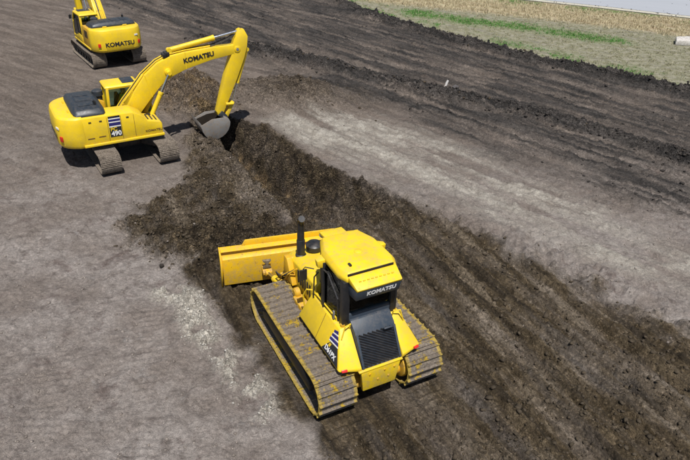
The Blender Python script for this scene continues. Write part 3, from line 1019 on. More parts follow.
    b.prism([(-0.50, 1.03), (0.42, 1.03), (0.40, 0.9), (0.33, 0.50), (-0.44, 0.50), (-0.48, 0.9)], 'y', -1.84, -1.76)
    plate = b.done('rear_plate', 'yellow', root, 0.012)
    for x, z in ((-0.3, 0.92), (0.05, 0.92), (0.28, 0.92), (-0.1, 0.72), (0.15, 0.72)):
        B().cyl((x, -1.838, z), (x, -1.856, z), 0.022, n=10).done('bolt', 'amber', plate)
    B().box((-0.04, -1.80, 1.045), (1.02, 0.10, 0.035)).done('rear_ledge', 'yellow', root, 0.01)
    # ---------------- fenders beside the cab
    for s in (-1, 1):
        b = B()
        b.hull([(s * x, y, z) for x, y, z in
                ((0.93, 0.25, 1.12), (0.96, 0.25, 1.15), (0.70, 0.10, 1.76), (0.58, 0.10, 1.76), (0.56, 0.25, 1.12),
                 (0.93, -1.71, 1.11), (0.96, -1.71, 1.15), (0.70, -1.22, 1.76), (0.47, -1.22, 1.80), (0.47, -1.82, 1.04), (0.48, -1.82, 1.13))])
        fe = b.done('fender', 'yellow', root, 0.022)
        # outer face frame for the decals
        ua = Vector((s * 0.955, 0.0, 1.12))
        up = Vector((s * (0.69 - 0.955), -0.08, 0.64)).normalized()
        def face(y, t):        # point on the sloping outer face, t up the slope
            lo = Vector((s * 0.96, y, 1.15))
            hi = Vector((s * 0.70, y, 1.76))
            return lo + (hi - lo) * t
        fn = (face(-0.5, 1) - face(-0.5, 0)).cross(face(-1.0, 0) - face(-0.5, 0)).normalized()
        if fn.x * s < 0:
            fn = -fn
        def patch(name, quad, mat, lift=0.005):
            q = [face(*p) + fn * lift for p in quad]
            q2 = [face(*p) + fn * (lift + 0.004) for p in quad]
            pb = B()
            pb.poly([q, q2])
            return pb.done(name, mat, fe, smooth=0)
        patch('decal_panel', [(-0.93, 0.04), (-1.655, 0.04), (-1.42, 0.50), (-1.12, 0.44)], 'decal_black')
        for k in range(3):
            a = 0.50 + k * 0.145
            ed = lambda t: -1.70 + 0.49 * t                # rear edge of the face at height t
            y_ = -1.06 - 0.02 * k
            patch('decal_stripe', [(y_, a), (ed(a + 0.07) + 0.015, a + 0.07), (ed(a + 0.145) + 0.015, a + 0.145), (y_ + 0.01, a + 0.075)], 'decal_blue')
            patch('decal_stripe', [(y_, a - 0.045), (ed(a + 0.02) + 0.015, a + 0.02), (ed(a + 0.055) + 0.015, a + 0.055), (y_, a - 0.008)], 'white', 0.0062)
        fwd = (face(-1.6, 0.2) - face(-0.6, 0.2)).normalized()
        rgt = fwd if s < 0 else -fwd
        text('model_lettering', 'D61PX', face(-1.25, 0.19) + fn * 0.011, rgt, face(-1, 1) - face(-1, 0), 0.105, 'white', fe, 0.03, 1.0)
        patch('decal_mark', [(-1.10, 0.30), (-1.17, 0.30), (-1.20, 0.42), (-1.13, 0.42)], 'decal_yellow', 0.0095)
        # rear face with lamp
        B().box((s * 0.84, -1.755, 1.155), (0.12, 0.03, 0.055), (R(-38), 0, R(s * 11))).done('tail_lamp', 'red', fe, 0.006)
        B().tube([(s * 0.66, -0.05, 1.75), (s * 0.67, -0.05, 1.84), (s * 0.64, -0.95, 1.84), (s * 0.63, -0.95, 1.75)], 0.018, 8).done('step_rail', 'yellow', fe)
        B().cyl((s * 0.6, -1.16, 1.76), (s * 0.6, -1.16, 1.83), 0.05).done('filler_cap', 'amber', fe)
        # black strip that paints in the shadow gap between fender and track
        B().box((s * 0.74, -0.72, 1.115), (0.30, 1.86, 0.06)).done('fender_shadow_gap', 'black', fe, 0.01)
    for s in (-1, 1):
        for y_ in (-0.62,):
            a_, b_ = Vector((s * 0.962, y_, 1.15)), Vector((s * 0.702, y_, 1.76))
            q = (b_ - a_).to_track_quat('Z', 'Y').to_matrix()
            B().box((a_ + b_) / 2, (0.008, 0.008, (b_ - a_).length * 0.96), q).done('fender_seam', 'decal_brown', root)
        B().tube([(s * 0.80, 0.24, 1.16), (s * 0.82, 0.30, 1.62), (s * 0.80, 0.16, 1.86), (s * 0.70, 0.02, 1.90), (s * 0.66, -0.02, 1.80)], 0.017, 8).done('hand_rail', 'yellow', root)
        B().tube([(s * 0.50, -1.27, 1.78), (s * 0.50, -1.30, 1.90), (s * 0.64, -1.34, 1.90), (s * 0.72, -1.36, 1.62)], 0.015, 8).done('rear_rail', 'yellow', root)
    # ---------------- blade
    ang = Matrix.Translation((0.0, 2.88, 0)) @ Matrix.Rotation(R(-10.8), 4, 'Z')
    prof = []
    for i in range(13):
        t = i / 12
        z = 0.10 + 1.14 * t
        y = 0.34 - 0.52 * math.sin(PI * (0.12 + 0.60 * t)) + 0.13 * t
        prof.append((y + 0.16, z))
    back = [(y - 0.07, z) for y, z in prof]
    W = 1.83
    b = B()
    b.prism(prof + back[::-1], 'x', -W, W)
    blade = b.done('blade', 'blade_yellow', root, 0.0, mtx=ang, smooth=25)
    top = B()
    top.prism([(prof[-1][0], prof[-1][1] - 0.04), (prof[-1][0] - 0.02, prof[-1][1] + 0.0), (prof[-1][0] - 0.22, prof[-1][1] - 0.02), (prof[-1][0] - 0.20, prof[-1][1] - 0.06)], 'x', -W + 0.01, W - 0.01)
    top.done('blade_top_box', 'blade_yellow', blade, 0.012, mtx=ang)
    g = B()
    g.prism([(-1.28, 1.235), (-1.18, 1.40), (1.18, 1.40), (1.28, 1.235)], 'y', prof[-1][0] - 0.06, prof[-1][0] - 0.02)
    g.done('spill_guard', 'blade_yellow', blade, 0.012, mtx=ang)
    # stiffening boxes on the back
    for z0, z1, dd in ((0.18, 1.06, 0.16),):
        i0 = min(range(13), key=lambda i: abs(prof[i][1] - z0))
        i1 = min(range(13), key=lambda i: abs(prof[i][1] - z1))
        yb = min(back[i0][0], back[i1][0])
        st = B()
        st.prism([(back[i0][0] + 0.01, z0), (yb - dd * 0.55, z0 + 0.04), (yb - dd * 0.55, z1 - 0.05), (back[i1][0] + 0.01, z1)], 'x', -W + 0.03, W - 0.03)
        st.done('blade_stiffener', 'blade_yellow', blade, 0.015, mtx=ang)
    c = B()
    c.prism([(prof[0][0] + 0.035, 0.03), (prof[0][0] - 0.03, 0.03), (back[2][0] - 0.0, 0.25), (prof[2][0] + 0.012, 0.25)], 'x', -W - 0.01, W + 0.01)
    c.done('cutting_edge', 'steel', blade, 0.006, mtx=ang)
    for s in (-1, 1):
        e = B()
        e.prism([(p[0] + 0.02, p[1]) for p in prof] + [(p[0] - 0.18, p[1]) for p in back[::-1]], 'x', s * (W + 0.0), s * (W + 0.035))
        e.done('blade_end_plate', 'blade_yellow', blade, 0.008, mtx=ang)
        # bracket: bow-tie lug for the angle cylinder
        e = B()
        for zz in (0.0, 1.0):
            e.hull([(s * 0.70 + dx, yy, 0.83 + dz) for dx, dz in (((-0.11, 0.11), (0.11, 0.11), (0.02, 0.0), (-0.02, 0.0)) if zz else ((-0.11, -0.11), (0.11, -0.11), (0.02, 0.0), (-0.02, 0.0)))
                    for yy in (-0.14, -0.22)])
        e.done('bracket', 'frame', blade, 0.0, mtx=ang)
        e = B()
        e.hull([(s * 0.70 + dx, yy, 0.60 + dz) for dx in (-0.12, 0.12) for yy, dz in ((-0.08, -0.12), (-0.08, 0.12), (-0.30, -0.04), (-0.30, 0.05))])
        e.done('lug', 'amber', blade, 0.012, mtx=ang)
    # push frame
    b = B()
    for s in (-1, 1):
        b.poly([[(s * 0.56 + dx, y, z) for dx, z in ((-0.09, zc - 0.11), (0.09, zc - 0.11), (0.09, zc + 0.11), (-0.09, zc + 0.11))]
                for y, zc in ((0.2, 0.50), (2.0, 0.46), (2.35, 0.44))])
    b.box((0, 2.30, 0.44), (1.3, 0.22, 0.24))
    b.hull([(-0.5, 2.3, 0.34), (0.5, 2.3, 0.34), (-0.5, 2.3, 0.54), (0.5, 2.3, 0.54), (-0.14, 2.80, 0.36), (0.14, 2.80, 0.36), (-0.14, 2.80, 0.56), (0.14, 2.80, 0.56)])
    b.done('push_frame', 'amber', root, 0.02)
    def ram(p0, p1, r, frac, name, mat='yellow'):
        p0, p1 = Vector(p0), Vector(p1)
        m = p0 + (p1 - p0) * frac
        q = B()
        q.cyl(p0, m, r)
        q.cyl(m - (p1 - p0).normalized() * 0.05, m + (p1 - p0).normalized() * 0.015, r * 1.12)
        o = q.done(name, mat, root)
        B().cyl(m, p1, r * 0.5).done('piston_rod', 'chrome', o)
        e = B()
        ax = Vector((0, 0, 1)).cross(p1 - p0).normalized()
        e.cyl(p1 - ax * 0.07, p1 + ax * 0.07, r * 0.85)
        e.cyl(p0 - ax * 0.08, p0 + ax * 0.08, r * 0.95)
        e.done('pin', 'amber', o)
    for s in (-1, 1):
        a = ang @ Vector((s * 0.70, -0.27, 0.61))
        ram((s * 0.62, 1.75, 0.72), a, 0.085, 0.62, 'angle_cylinder')
        a = ang @ Vector((s * 0.30, -0.28, 0.98))
        ram((s * 0.46, 1.80, 1.55), (s * 0.42, 2.50, 0.62), 0.07, 0.55, 'lift_cylinder', 'amber')
        b = B()
        b.hull([(s * x, y, z) for x in (0.48, 0.62) for y, z in ((1.4, 1.05), (1.95, 1.05), (1.72, 1.64), (1.90, 1.64))])
        b.done('cylinder_mount', 'amber', root, 0.015)
        for k in range(4):
            y0 = 1.35 + 0.12 * k
            B().tube([(s * (0.52 + 0.02 * k), y0, 1.55 - 0.1 * k), (s * (0.68 + 0.02 * k), y0 + 0.15, 1.35 - 0.08 * k), (s * (0.66 + 0.03 * k), y0 + 0.4, 1.05), (s * 0.62, y0 + 0.55, 0.9 - 0.05 * k)],
                     0.02, 7).done('hydraulic_hose', 'rubber' if k % 2 else 'amber', root)
        B().lathe((s * 0.60, 1.05 + (0.0 if s < 0 else 0.1), 1.12), (s, 0, 0), [(0, 0.12), (0.1, 0.12), (0.13, 0.08)], 16).done('filter_housing', 'amber', root)
        B().box((s * 0.66, 0.75, 1.0), (0.24, 0.5, 0.16)).done('step_box', 'amber', root, 0.02)
    ram((-0.1, 2.42, 1.05), ang @ Vector((0.35, -0.26, 1.02)), 0.07, 0.6, 'tilt_cylinder', 'amber')
    return root
bulldozer()

# ------------------------------------------------------------------ excavators
def excavator(q, swing, boom_rot, arm_rot, bkt_rot, label, lx):
    root = thing('excavator', label, 'excavator', (q[0], q[1], -0.01), q[2], 'tracked excavators on the site')
    shoe = bpy.data.meshes.get('excavator_track_shoe') or shoe_mesh('excavator_track_shoe', 0.70, 0.175, ((-0.055, 0.02), (0.0, 0.022), (0.055, 0.02)), 'shoe_plain')
    for s in (-1, 1):
        make_track(root, s * 1.02, -1.62, 1.62, 0.335, 0.335, 0.175, 0.70, shoe, 'black', s, 'black')
    b = B()
    b.box((0, 0, 0.55), (1.3, 1.0, 0.30))
    for s in (-1, 1):
        for t in (-1, 1):
            b.hull([(s * 0.4, t * 0.2, 0.42), (s * 0.4, t * 0.55, 0.42), (s * 0.4, t * 0.2, 0.70), (s * 0.4, t * 0.5, 0.70),
                    (s * 0.98, t * 0.65, 0.36), (s * 0.98, t * 1.05, 0.36), (s * 0.98, t * 0.65, 0.60), (s * 0.98, t * 1.0, 0.60)])
    b.done('car_body', 'black', root, 0.02)
    B().lathe((0, 0, 0.68), (0, 0, 1), [(0, 0.62), (0.06, 0.64), (0.1, 0.60), (0.2, 0.58), (0.24, 0.58)], 32).done('swing_ring', 'black', root)
    S = Matrix.Rotation(swing, 4, 'Z')
    def D(bb, name, mat, parent=root, bevel=0.0, smooth=35):
        return bb.done(name, mat, parent, bevel, smooth, S)
    def v(p):
        return S @ Vector(p)
    def dirn(p):
        return S.to_3x3() @ Vector(p)
    def txt(name, body, o, r, u, h, mat, parent, **kw):
        return text(name, body, v(o), dirn(r), dirn(u), h, mat, parent, **kw)
    # deck under everything
    b = B()
    b.prism([(-1.18, -1.75), (1.18, -1.75), (1.18, 1.05), (0.5, 1.15), (-0.3, 1.15), (-1.18, 1.15)], 'z', 0.90, 1.02)
    deck = D(b, 'deck', 'black', root, 0.02)
    # counterweight: swept plan, belly tucked in
    plan = []
    for i in range(17):
        t = -1 + 2 * i / 16
        a = abs(t)
        t = math.copysign(1 - (1 - a) ** 1.7, t)
        a = abs(t)
        x = 1.27 * t
        y = -2.36 + 0.58 * a ** 6.0
        plan.append((x, y))
    front = [(1.27, -1.52), (-1.27, -1.52)]
    rings = []
    for z, k, dy in ((0.90, 0.965, 0.08), (1.0, 0.99, 0.02), (1.3, 1.0, 0.0), (1.75, 0.995, 0.015), (1.94, 0.975, 0.06), (2.0, 0.93, 0.13)):
        rings.append([(x * k, min(y + dy, -1.56), z) for x, y in plan] + [(front[0][0] * k, front[0][1], z), (front[1][0] * k, front[1][1], z)])
    b = B()
    b.poly(rings)
    cw = D(b, 'counterweight', 'yellow', root, 0.012, 30)
    yy = -2.365
    Si = S.inverted()
    def on_cw(c):
        p = Si @ c
        dz = 0.0 if p.z < 1.3 else 0.015 * (p.z - 1.3) / 0.45
        out = yy - p.y
        return S @ Vector((p.x, -2.36 + 0.58 * abs(p.x / 1.27) ** 6.0 + dz - 0.006 - out * 0.3, p.z))
    txt('brand_lettering', 'KOMATSU', (0.0, yy - 0.004, 1.27), (1, 0, 0), (0, 0, 1), 0.19, 'decal_black', cw, bold=0.03, xs=1.15, depth=0.004, wrap=on_cw)
    for s in (-1, 1):
        b = B()
        b.box((s * 0.99, -2.25, 1.26), (0.13, 0.03, 0.18), (0, 0, R(s * 32)))
        D(b, 'reflector', 'red', cw, 0.006)
    b = B()
    b.box((0.86, -2.30, 1.62), (0.18, 0.02, 0.07), (R(0), 0, R(16)))
    D(b, 'warning_label', 'white', cw)
    for s in (-1, 1):
        b = B()
        b.tube([(s * 0.5 - 0.09, -1.85, 1.96), (s * 0.5 - 0.09, -1.85, 2.05), (s * 0.5 + 0.09, -1.85, 2.05), (s * 0.5 + 0.09, -1.85, 1.96)], 0.022, 8)
        D(b, 'lifting_eye', 'yellow', cw)
    # right-hand body panels (pump bay, tank, tool box stepping down to the front)
    b = B()
    b.poly([[(x, y, z) for y, z in ((-1.54, 1.0), (-1.54, 1.96), (-0.72, 1.96), (0.16, 1.93), (0.50, 1.72), (0.62, 1.54), (1.08, 1.44), (1.12, 1.36), (1.12, 1.0))] for x in (0.42, 1.26)])
    rp = D(b, 'right_body_panel', 'yellow', root, 0.03)
    for y in (-0.74, -0.28, 0.16):
        b = B()
        b.box((1.262, y, 1.46), (0.008, 0.012, 0.86 if y < 0.1 else 0.8))
        D(b, 'panel_seam', 'decal_brown', rp)
    b = B()
    b.box((1.24, -0.22, 0.965), (0.12, 2.75, 0.09))
    D(b, 'side_sill', 'yellow', rp, 0.015)
    # left-hand body behind the cab
    b = B()
    b.poly([[(x, y, z) for y, z in ((-1.54, 1.0), (-1.54, 1.96), (-0.62, 1.96), (-0.45, 1.86), (-0.45, 1.0))] for x in (-1.26, -0.40)])
    lp = D(b, 'left_body_panel', 'amber', root, 0.03)
    for k in range(8):
        b = B()
        b.box((-1.262, -1.35 + k * 0.07, 1.62), (0.014, 0.03, 0.36))
        D(b, 'vent_slot', 'black', lp)
    b = B()
    b.box((-1.24, -0.2, 0.965), (0.10, 2.75, 0.09))
    D(b, 'left_sill', 'yellow', lp, 0.015)
    for y_ in (-1.30, -0.95, -0.05):
        b = B()
        b.box((1.268, y_, 1.80), (0.02, 0.09, 0.035))
        D(b, 'panel_latch', 'black', rp, 0.004)
    # middle: engine bay floor and pump covers
    b = B()
    b.box((0.0, -1.1, 1.46), (0.82, 0.88, 0.9))
    D(b, 'engine_bay', 'black', root, 0.02)
    # engine hood
    b = B()
    rg = []
    for x, z, i in ((-1.12, 2.02, 0.10), (-1.02, 2.16, 0.03), (-0.7, 2.22, 0.0), (0.7, 2.22, 0.0), (1.0, 2.17, 0.03), (1.13, 2.02, 0.10)):
        rg.append([(x, -1.74 + i, 1.95), (x, -1.78 + i, min(z, 2.06)), (x, -1.66 + i, z), (x, -0.86 - i, z), (x, -0.70 - i, min(z, 2.08)), (x, -0.66 - i, 1.95)])
    b.poly(rg)
    hood = D(b, 'engine_hood', 'hood', root, 0.035)
    for x in (-0.45, 0.1, 0.6):
        b = B()
        b.box((x, -1.25, 2.225), (0.28, 0.5, 0.03))
        D(b, 'hood_rib', 'hood', hood, 0.01)
    b = B()
    b.tube([(0.72, -0.95, 2.15), (0.72, -0.95, 2.30), (0.72, -1.0, 2.36)], 0.05, 12)
    D(b, 'exhaust_stub', 'black', hood)
    b = B()
    b.lathe((-0.62, -0.62, 1.94), (0, 0, 1), [(0, 0.15), (0.12, 0.15), (0.14, 0.19), (0.30, 0.19), (0.35, 0.1)], 18)
    D(b, 'air_pre_cleaner', 'hood', root)
    for k in range(3):
        b = B()
        b.box((0.84, 0.68 + 0.14 * k, 1.535 - 0.03 * k), (0.5, 0.05, 0.014), (R(-12), 0, 0))
        D(b, 'step_grip', 'black', rp)
    b = B()
    b.box((0.55, 0.78, 1.50), (0.10, 0.22, 0.05))
    D(b, 'tool_box_hinge', 'black', rp, 0.005)
    # decal on the right side
    def side_patch(name, y0, y1, z0, z1, mat, lift=0.004, sl=0.0):
        bb = B()
        bb.prism([(y0, z0), (y1, z0 + sl), (y1, z1 + sl), (y0, z1)], 'x', 1.26 + lift - 0.004, 1.26 + lift)
        return D(bb, name, mat, rp, 0, 0)
    side_patch('decal_panel', -0.70, -0.30, 1.16, 1.91, 'decal_black', 0.008)
    for k, (z0, z1, mm) in enumerate(((1.80, 1.835, 'white'), (1.73, 1.79, 'decal_blue'), (1.68, 1.715, 'white'), (1.58, 1.66, 'decal_blue'), (1.52, 1.56, 'white'))):
        side_patch('decal_stripe', -0.695, -0.305, z0, z1, mm, 0.012)
    txt('class_lettering', 'PC', (1.273, -0.56, 1.435), (0, 1, 0), (0, 0, 1), 0.13, 'decal_yellow', rp, bold=0.03, xs=1.0)
    txt('model_lettering', '490', (1.273, -0.49, 1.275), (0, 1, 0), (0, 0, 1), 0.165, 'white', rp, bold=0.03, xs=0.95)
    txt('brand_lettering', 'KOMATSU', (1.268, 0.80, 1.17), (0, 1, 0), (0, 0, 1), 0.075, 'decal_brown', rp, bold=0.02, xs=1.2)
    side_patch('decal_line', -1.45, -1.22, 1.20, 1.235, 'decal_brown', 0.008)
    side_patch('decal_line', -1.08, -0.85, 1.22, 1.255, 'decal_brown', 0.008)
    # ---------------- cab on the left front
    x0, x1, y0, y1 = -1.26, -0.34, -0.40, 1.30
    b = B()
    b.prism([(y0, 1.02), (y1, 1.02), (y1, 1.16), (y0, 1.34)], 'x', x0, x1)
    cab = D(b, 'cab', 'yellow', root, 0.025)
    D0 = D
    ZL = Matrix.Translation((0, 0, 1.02)) @ Matrix.Diagonal((1, 1, 0.84, 1)) @ Matrix.Translation((0, 0, -1.02))
    def D(bb, *a, **k):
        bmesh.ops.transform(bb.bm, matrix=ZL, verts=bb.bm.verts)
        return D0(bb, *a, **k)
    def bar(p, qq, w=0.09, mat='yellow', name='cab_pillar', parent=cab):
        bb = B()
        p, qq = Vector(p), Vector(qq)
        rot = (qq - p).to_track_quat('Z', 'Y').to_matrix()
        bb.box((p + qq) / 2, (w, w, (qq - p).length + w * 0.9), rot)
        return D(bb, name, mat, parent, 0.015)
    for x in (x0 + 0.05, x1 - 0.05):
        sx = -1 if x < -0.8 else 1
        bar((x, y0 + 0.05, 1.45), (x, y0 + 0.09, 2.55), 0.10)
        bar((x, y1 - 0.05, 1.15), (x, y1 - 0.20, 2.10), 0.07)
        bar((x, y1 - 0.20, 2.10), (x, y1 - 0.48, 2.58), 0.07)
        bar((x, y0 + 0.14, 2.57), (x, y1 - 0.50, 2.57), 0.07, name='roof_rail')
        if sx > 0:
            bar((x, y0 + 0.1, 1.42), (x, y1 - 0.08, 1.24), 0.06, name='window_rail')
        else:
            bar((x, 0.42, 1.2), (x, 0.42, 2.55), 0.06, 'black', 'door_post')
        g = B()
        xi = x + 0.0
        g.prism([(y0 + 0.14, 1.42), (y1 - 0.06, 1.24), (y1 - 0.22, 2.10), (y1 - 0.50, 2.54), (y0 + 0.16, 2.54)], 'x', xi - 0.006, xi + 0.006)
        D(g, 'side_window', 'glass', cab, 0, 0)
    g = B()
    g.poly([[(x0 + 0.08, y1 - 0.03, 1.2), (x1 - 0.08, y1 - 0.03, 1.2), (x1 - 0.08, y1 - 0.18, 2.1), (x0 + 0.08, y1 - 0.18, 2.1)],
            [(x0 + 0.08, y1 - 0.018, 1.2), (x1 - 0.08, y1 - 0.018, 1.2), (x1 - 0.08, y1 - 0.168, 2.1), (x0 + 0.08, y1 - 0.168, 2.1)]])
    D(g, 'windshield', 'glass', cab, 0, 0)
    g = B()
    g.poly([[(x0 + 0.08, y1 - 0.19, 2.13), (x1 - 0.08, y1 - 0.19, 2.13), (x1 - 0.08, y1 - 0.46, 2.56), (x0 + 0.08, y1 - 0.46, 2.56)],
            [(x0 + 0.08, y1 - 0.178, 2.135), (x1 - 0.08, y1 - 0.178, 2.135), (x1 - 0.08, y1 - 0.448, 2.565), (x0 + 0.08, y1 - 0.448, 2.565)]])
    D(g, 'upper_windshield', 'glass', cab, 0, 0)
    g = B()
    g.box(((x0 + x1) / 2, y0 + 0.08, 2.0), (x1 - x0 - 0.26, 0.012, 0.95))
    D(g, 'rear_window', 'glass', cab, 0, 0)
    b = B()
    b.poly([[(x0 + 0.02, y0 + 0.02, 2.56), (x1 - 0.02, y0 + 0.02, 2.56), (x1 - 0.02, y1 - 0.46, 2.56), (x0 + 0.02, y1 - 0.46, 2.56)],
            [(x0 + 0.0, y0 + 0.0, 2.62), (x1 - 0.0, y0 + 0.0, 2.62), (x1 - 0.0, y1 - 0.44, 2.62), (x0 + 0.0, y1 - 0.44, 2.62)],
            [(x0 + 0.07, y0 + 0.07, 2.69), (x1 - 0.07, y0 + 0.07, 2.69), (x1 - 0.07, y1 - 0.52, 2.69), (x0 + 0.07, y1 - 0.52, 2.69)]])
    roof = D(b, 'roof', 'yellow', cab, 0.02)
    b = B()
    b.box(((x0 + x1) / 2, 0.50, 2.70), (0.62, 0.44, 0.04))
    D(b, 'roof_hatch', 'hood', roof, 0.012)
    # door edge, handle, rail and mirror on the left
    b = B()
    b.prism([(-0.30, 1.05), (0.40, 1.05), (0.40, 1.45), (-0.30, 1.45)], 'x', x0 - 0.012, x0 + 0.01)
    door = D(b, 'door', 'yellow', cab, 0.006)
    b = B()
    b.box((x0 - 0.025, 0.28, 1.52), (0.03, 0.14, 0.05))
    D(b, 'door_handle', 'black', door, 0.005)
    b = B()
    b.tube([(x0 - 0.02, 0.5, 1.3), (x0 - 0.10, 0.52, 1.4), (x0 - 0.10, 0.5, 2.1), (x0 - 0.02, 0.48, 2.2)], 0.016, 8)
    D(b, 'grab_rail', 'black', cab)
    b = B()
    b.tube([(x0 + 0.02, y1 - 0.2, 2.3), (x0 - 0.04, y1 - 0.14, 2.38), (x0 - 0.06, y1 - 0.10, 2.32)], 0.02, 6)
    b.box((x0 - 0.06, y1 - 0.09, 2.20), (0.13, 0.04, 0.22))
    D(b, 'left_mirror', 'black', cab)
    # seat and consoles
    b = B()
    b.box((-0.80, 0.30, 1.42), (0.50, 0.50, 0.14))
    b.box((-0.80, 0.04, 1.82), (0.48, 0.12, 0.70), (R(-8), 0, 0))
    D(b, 'seat', 'seat', cab, 0.035)
    for s in (-1, 1):
        b = B()
        b.box((-0.80 + s * 0.33, 0.40, 1.48), (0.12, 0.5, 0.22))
        b.cyl((-0.80 + s * 0.33, 0.62, 1.56), (-0.80 + s * 0.33, 0.64, 1.76), 0.018)
        D(b, 'control_console', 'black', cab, 0.008)
    D = D0
    # ---------------- boom, arm, bucket (profile in the working plane, then posed)
    FOOT = Vector((0.28, 1.50))
    PIV = Vector((4.53, 3.36))
    BP = Vector((3.70, 0.93))
    def rot2(p, c, a):
        d = Vector(p) - c
        return Vector((c.x + d.x * math.cos(a) - d.y * math.sin(a), c.y + d.x * math.sin(a) + d.y * math.cos(a)))
    fb = lambda p: rot2(p, FOOT, boom_rot)
    piv = fb(PIV)
    fa = lambda p: rot2(fb(p), piv, arm_rot)
    bpv = fa(BP)
    fk = lambda p: rot2(fa(BP + (Vector(p) - BP) * 0.92), bpv, bkt_rot)
    top = [(0.08, 1.58), (0.50, 2.28), (0.95, 2.82), (1.45, 3.20), (1.95, 3.40), (2.5, 3.47), (3.5, 3.53), (4.40, 3.53), (4.66, 3.46)]
    bot = [(0.42, 1.26), (0.80, 1.66), (1.14, 2.02), (1.55, 2.42), (1.95, 2.66), (2.5, 2.86), (3.5, 3.08), (4.40, 3.19), (4.62, 3.26)]
    hws = [0.27, 0.25, 0.23, 0.22, 0.22, 0.21, 0.19, 0.17, 0.17]
    b = B()
    rg = []
    for t, u, w in zip(top, bot, hws):
        t, u = fb(t), fb(u)
        rg.append([(-w, t.x, t.y), (w, t.x, t.y), (w, u.x, u.y), (-w, u.x, u.y)])
    b.poly(rg)
    boom = D(b, 'boom', 'yellow', root, 0.018, 25)
    p0, p1 = fb((2.45, 3.17)), fb((3.55, 3.31))
    d_ = (p1 - p0).normalized()
    for s in (1, -1):
        mid = (p0 + p1) / 2
        txt('brand_lettering', 'KOMATSU', (s * 0.216, mid.x, mid.y), (-0.018 * s, s * d_.x, s * d_.y), (0, -d_.y, d_.x), 0.165, 'decal_black', boom, bold=0.035, xs=1.08)
    # hoses and pipes along the boom back
    for k in range(3):
        b = B()
        pts = [fb((t[0], t[1] + 0.05)) for t in top[1:7]]
        b.tube([(-0.12 + 0.1 * k, p.x, p.y) for p in pts], 0.022, 8)
        D(b, 'boom_pipe', 'yellow' if k != 1 else 'black', boom)
    b = B()
    for p in (fb((1.86, 3.46)), fb((1.78, 3.42))):
        b.box((0.05, p.x, p.y), (0.30, 0.16, 0.14))
    D(b, 'hose_clamp', 'black', boom, 0.01)
    b = B()
    ln = fb((1.42, 2.62))
    b.hull([(x, fb(p).x, fb(p).y) for x in (-0.26, -0.22) for p in ((0.95, 2.2), (1.1, 2.35), (0.95, 2.35))])
    D(b, 'boom_lamp', 'black', boom)
    # hose bundle from deck to boom back, and the loops over the arm joint
    for k in range(4):
        b = B()
        x_ = -0.16 + 0.105 * k
        pts = [(x_, 0.02, 1.42), (x_, -0.14, 1.66), (x_, fb((0.10, 1.95)).x, fb((0.10, 1.95)).y), (x_, fb((0.46, 2.33)).x, fb((0.46, 2.33)).y), (x_, fb((0.92, 2.85)).x, fb((0.92, 2.85)).y)]
        b.tube(pts, 0.02, 7)
        D(b, 'hydraulic_hose', 'rubber' if k == 1 else 'yellow', boom)
    for k in range(3):
        b = B()
        x_ = -0.10 + 0.1 * k
        pts = [fb((3.5, 3.56)), fb((3.95, 3.66)), fb((4.30, 3.78)), fa((4.50, 3.92))]
        b.tube([(x_, p.x, p.y) for p in pts], 0.02, 7)
        D(b, 'hydraulic_hose', 'rubber', boom)
    for t_ in (1.2, 2.3, 4.1):
        b = B()
        i_ = min(range(9), key=lambda i: abs(top[i][0] - t_))
        w = hws[i_] + 0.004
        p, u = fb(top[i_]), fb(bot[i_])
        b.poly([[(-w, p.x + o, p.y + 0.004), (w, p.x + o, p.y + 0.004), (w, u.x + o, u.y - 0.004), (-w, u.x + o, u.y - 0.004)] for o in (-0.012, 0.012)])
        D(b, 'weld_seam', 'yellow', boom)
    # boss plates at pins
    for p, r, w_ in ((fb((1.80, 2.86)), 0.12, 0.30), (piv, 0.12, 0.19)):
        b = B()
        b.cyl((-w_, p.x, p.y), (w_, p.x, p.y), r)
        D(b, 'pin_boss', 'yellow', boom, 0.008)
        for s in (-1, 1):
            b = B()
            b.cyl((s * w_, p.x, p.y), (s * (w_ + 0.01), p.x, p.y), r * 0.45)
            D(b, 'pin', 'steel', boom)
    # arm
    lf = [(4.62, 4.06), (4.46, 3.74), (4.36, 3.42), (4.26, 3.10), (3.98, 2.35), (3.72, 1.55), (3.55, 1.00), (3.58, 0.84)]
    rt = [(4.86, 4.06), (4.98, 3.80), (4.93, 3.42), (4.80, 3.02), (4.44, 2.20), (4.10, 1.50), (3.84, 0.98), (3.78, 0.82)]
    hws = [0.10, 0.16, 0.17, 0.17, 0.165, 0.155, 0.145, 0.14]
    b = B()
    b.poly([[(-w, fa(l).x, fa(l).y), (w, fa(l).x, fa(l).y), (w, fa(r_).x, fa(r_).y), (-w, fa(r_).x, fa(r_).y)] for l, r_, w in zip(lf, rt, hws)])
    arm = D(b, 'arm', 'yellow', root, 0.015, 25)
    def ram(p, qq, x, r, frac, name, parent):
        p, qq = Vector((x, p.x, p.y)), Vector((x, qq.x, qq.y))
        d = (qq - p).normalized()
        m = p + (qq - p) * frac
        bb = B()
        bb.cyl(p, m, r)
        bb.cyl(m - d * 0.07, m + d * 0.02, r * 1.13)
        o = D(bb, name, 'yellow', parent)
        bb = B()
        bb.cyl(m, qq, r * 0.52)
        D(bb, 'piston_rod', 'chrome', o)
        for e_, k_ in ((qq, 0.9), (p, 0.95)):
            bb = B()
            bb.cyl(e_ - Vector((0.09, 0, 0)), e_ + Vector((0.09, 0, 0)), r * k_)
            D(bb, 'rod_eye', 'yellow', o)
        return o
    for x in (-0.37, 0.37):
        ram(Vector((0.86, 1.16)), fb((1.80, 2.86)), x, 0.085, 0.60, 'boom_cylinder', root)
    b = B()
    b.hull([(x, y, z) for x in (-0.46, 0.46) for y, z in ((0.6, 1.0), (1.12, 1.0), (0.72, 1.26), (0.98, 1.26))])
    D(b, 'boom_cylinder_mount', 'amber', root, 0.02)
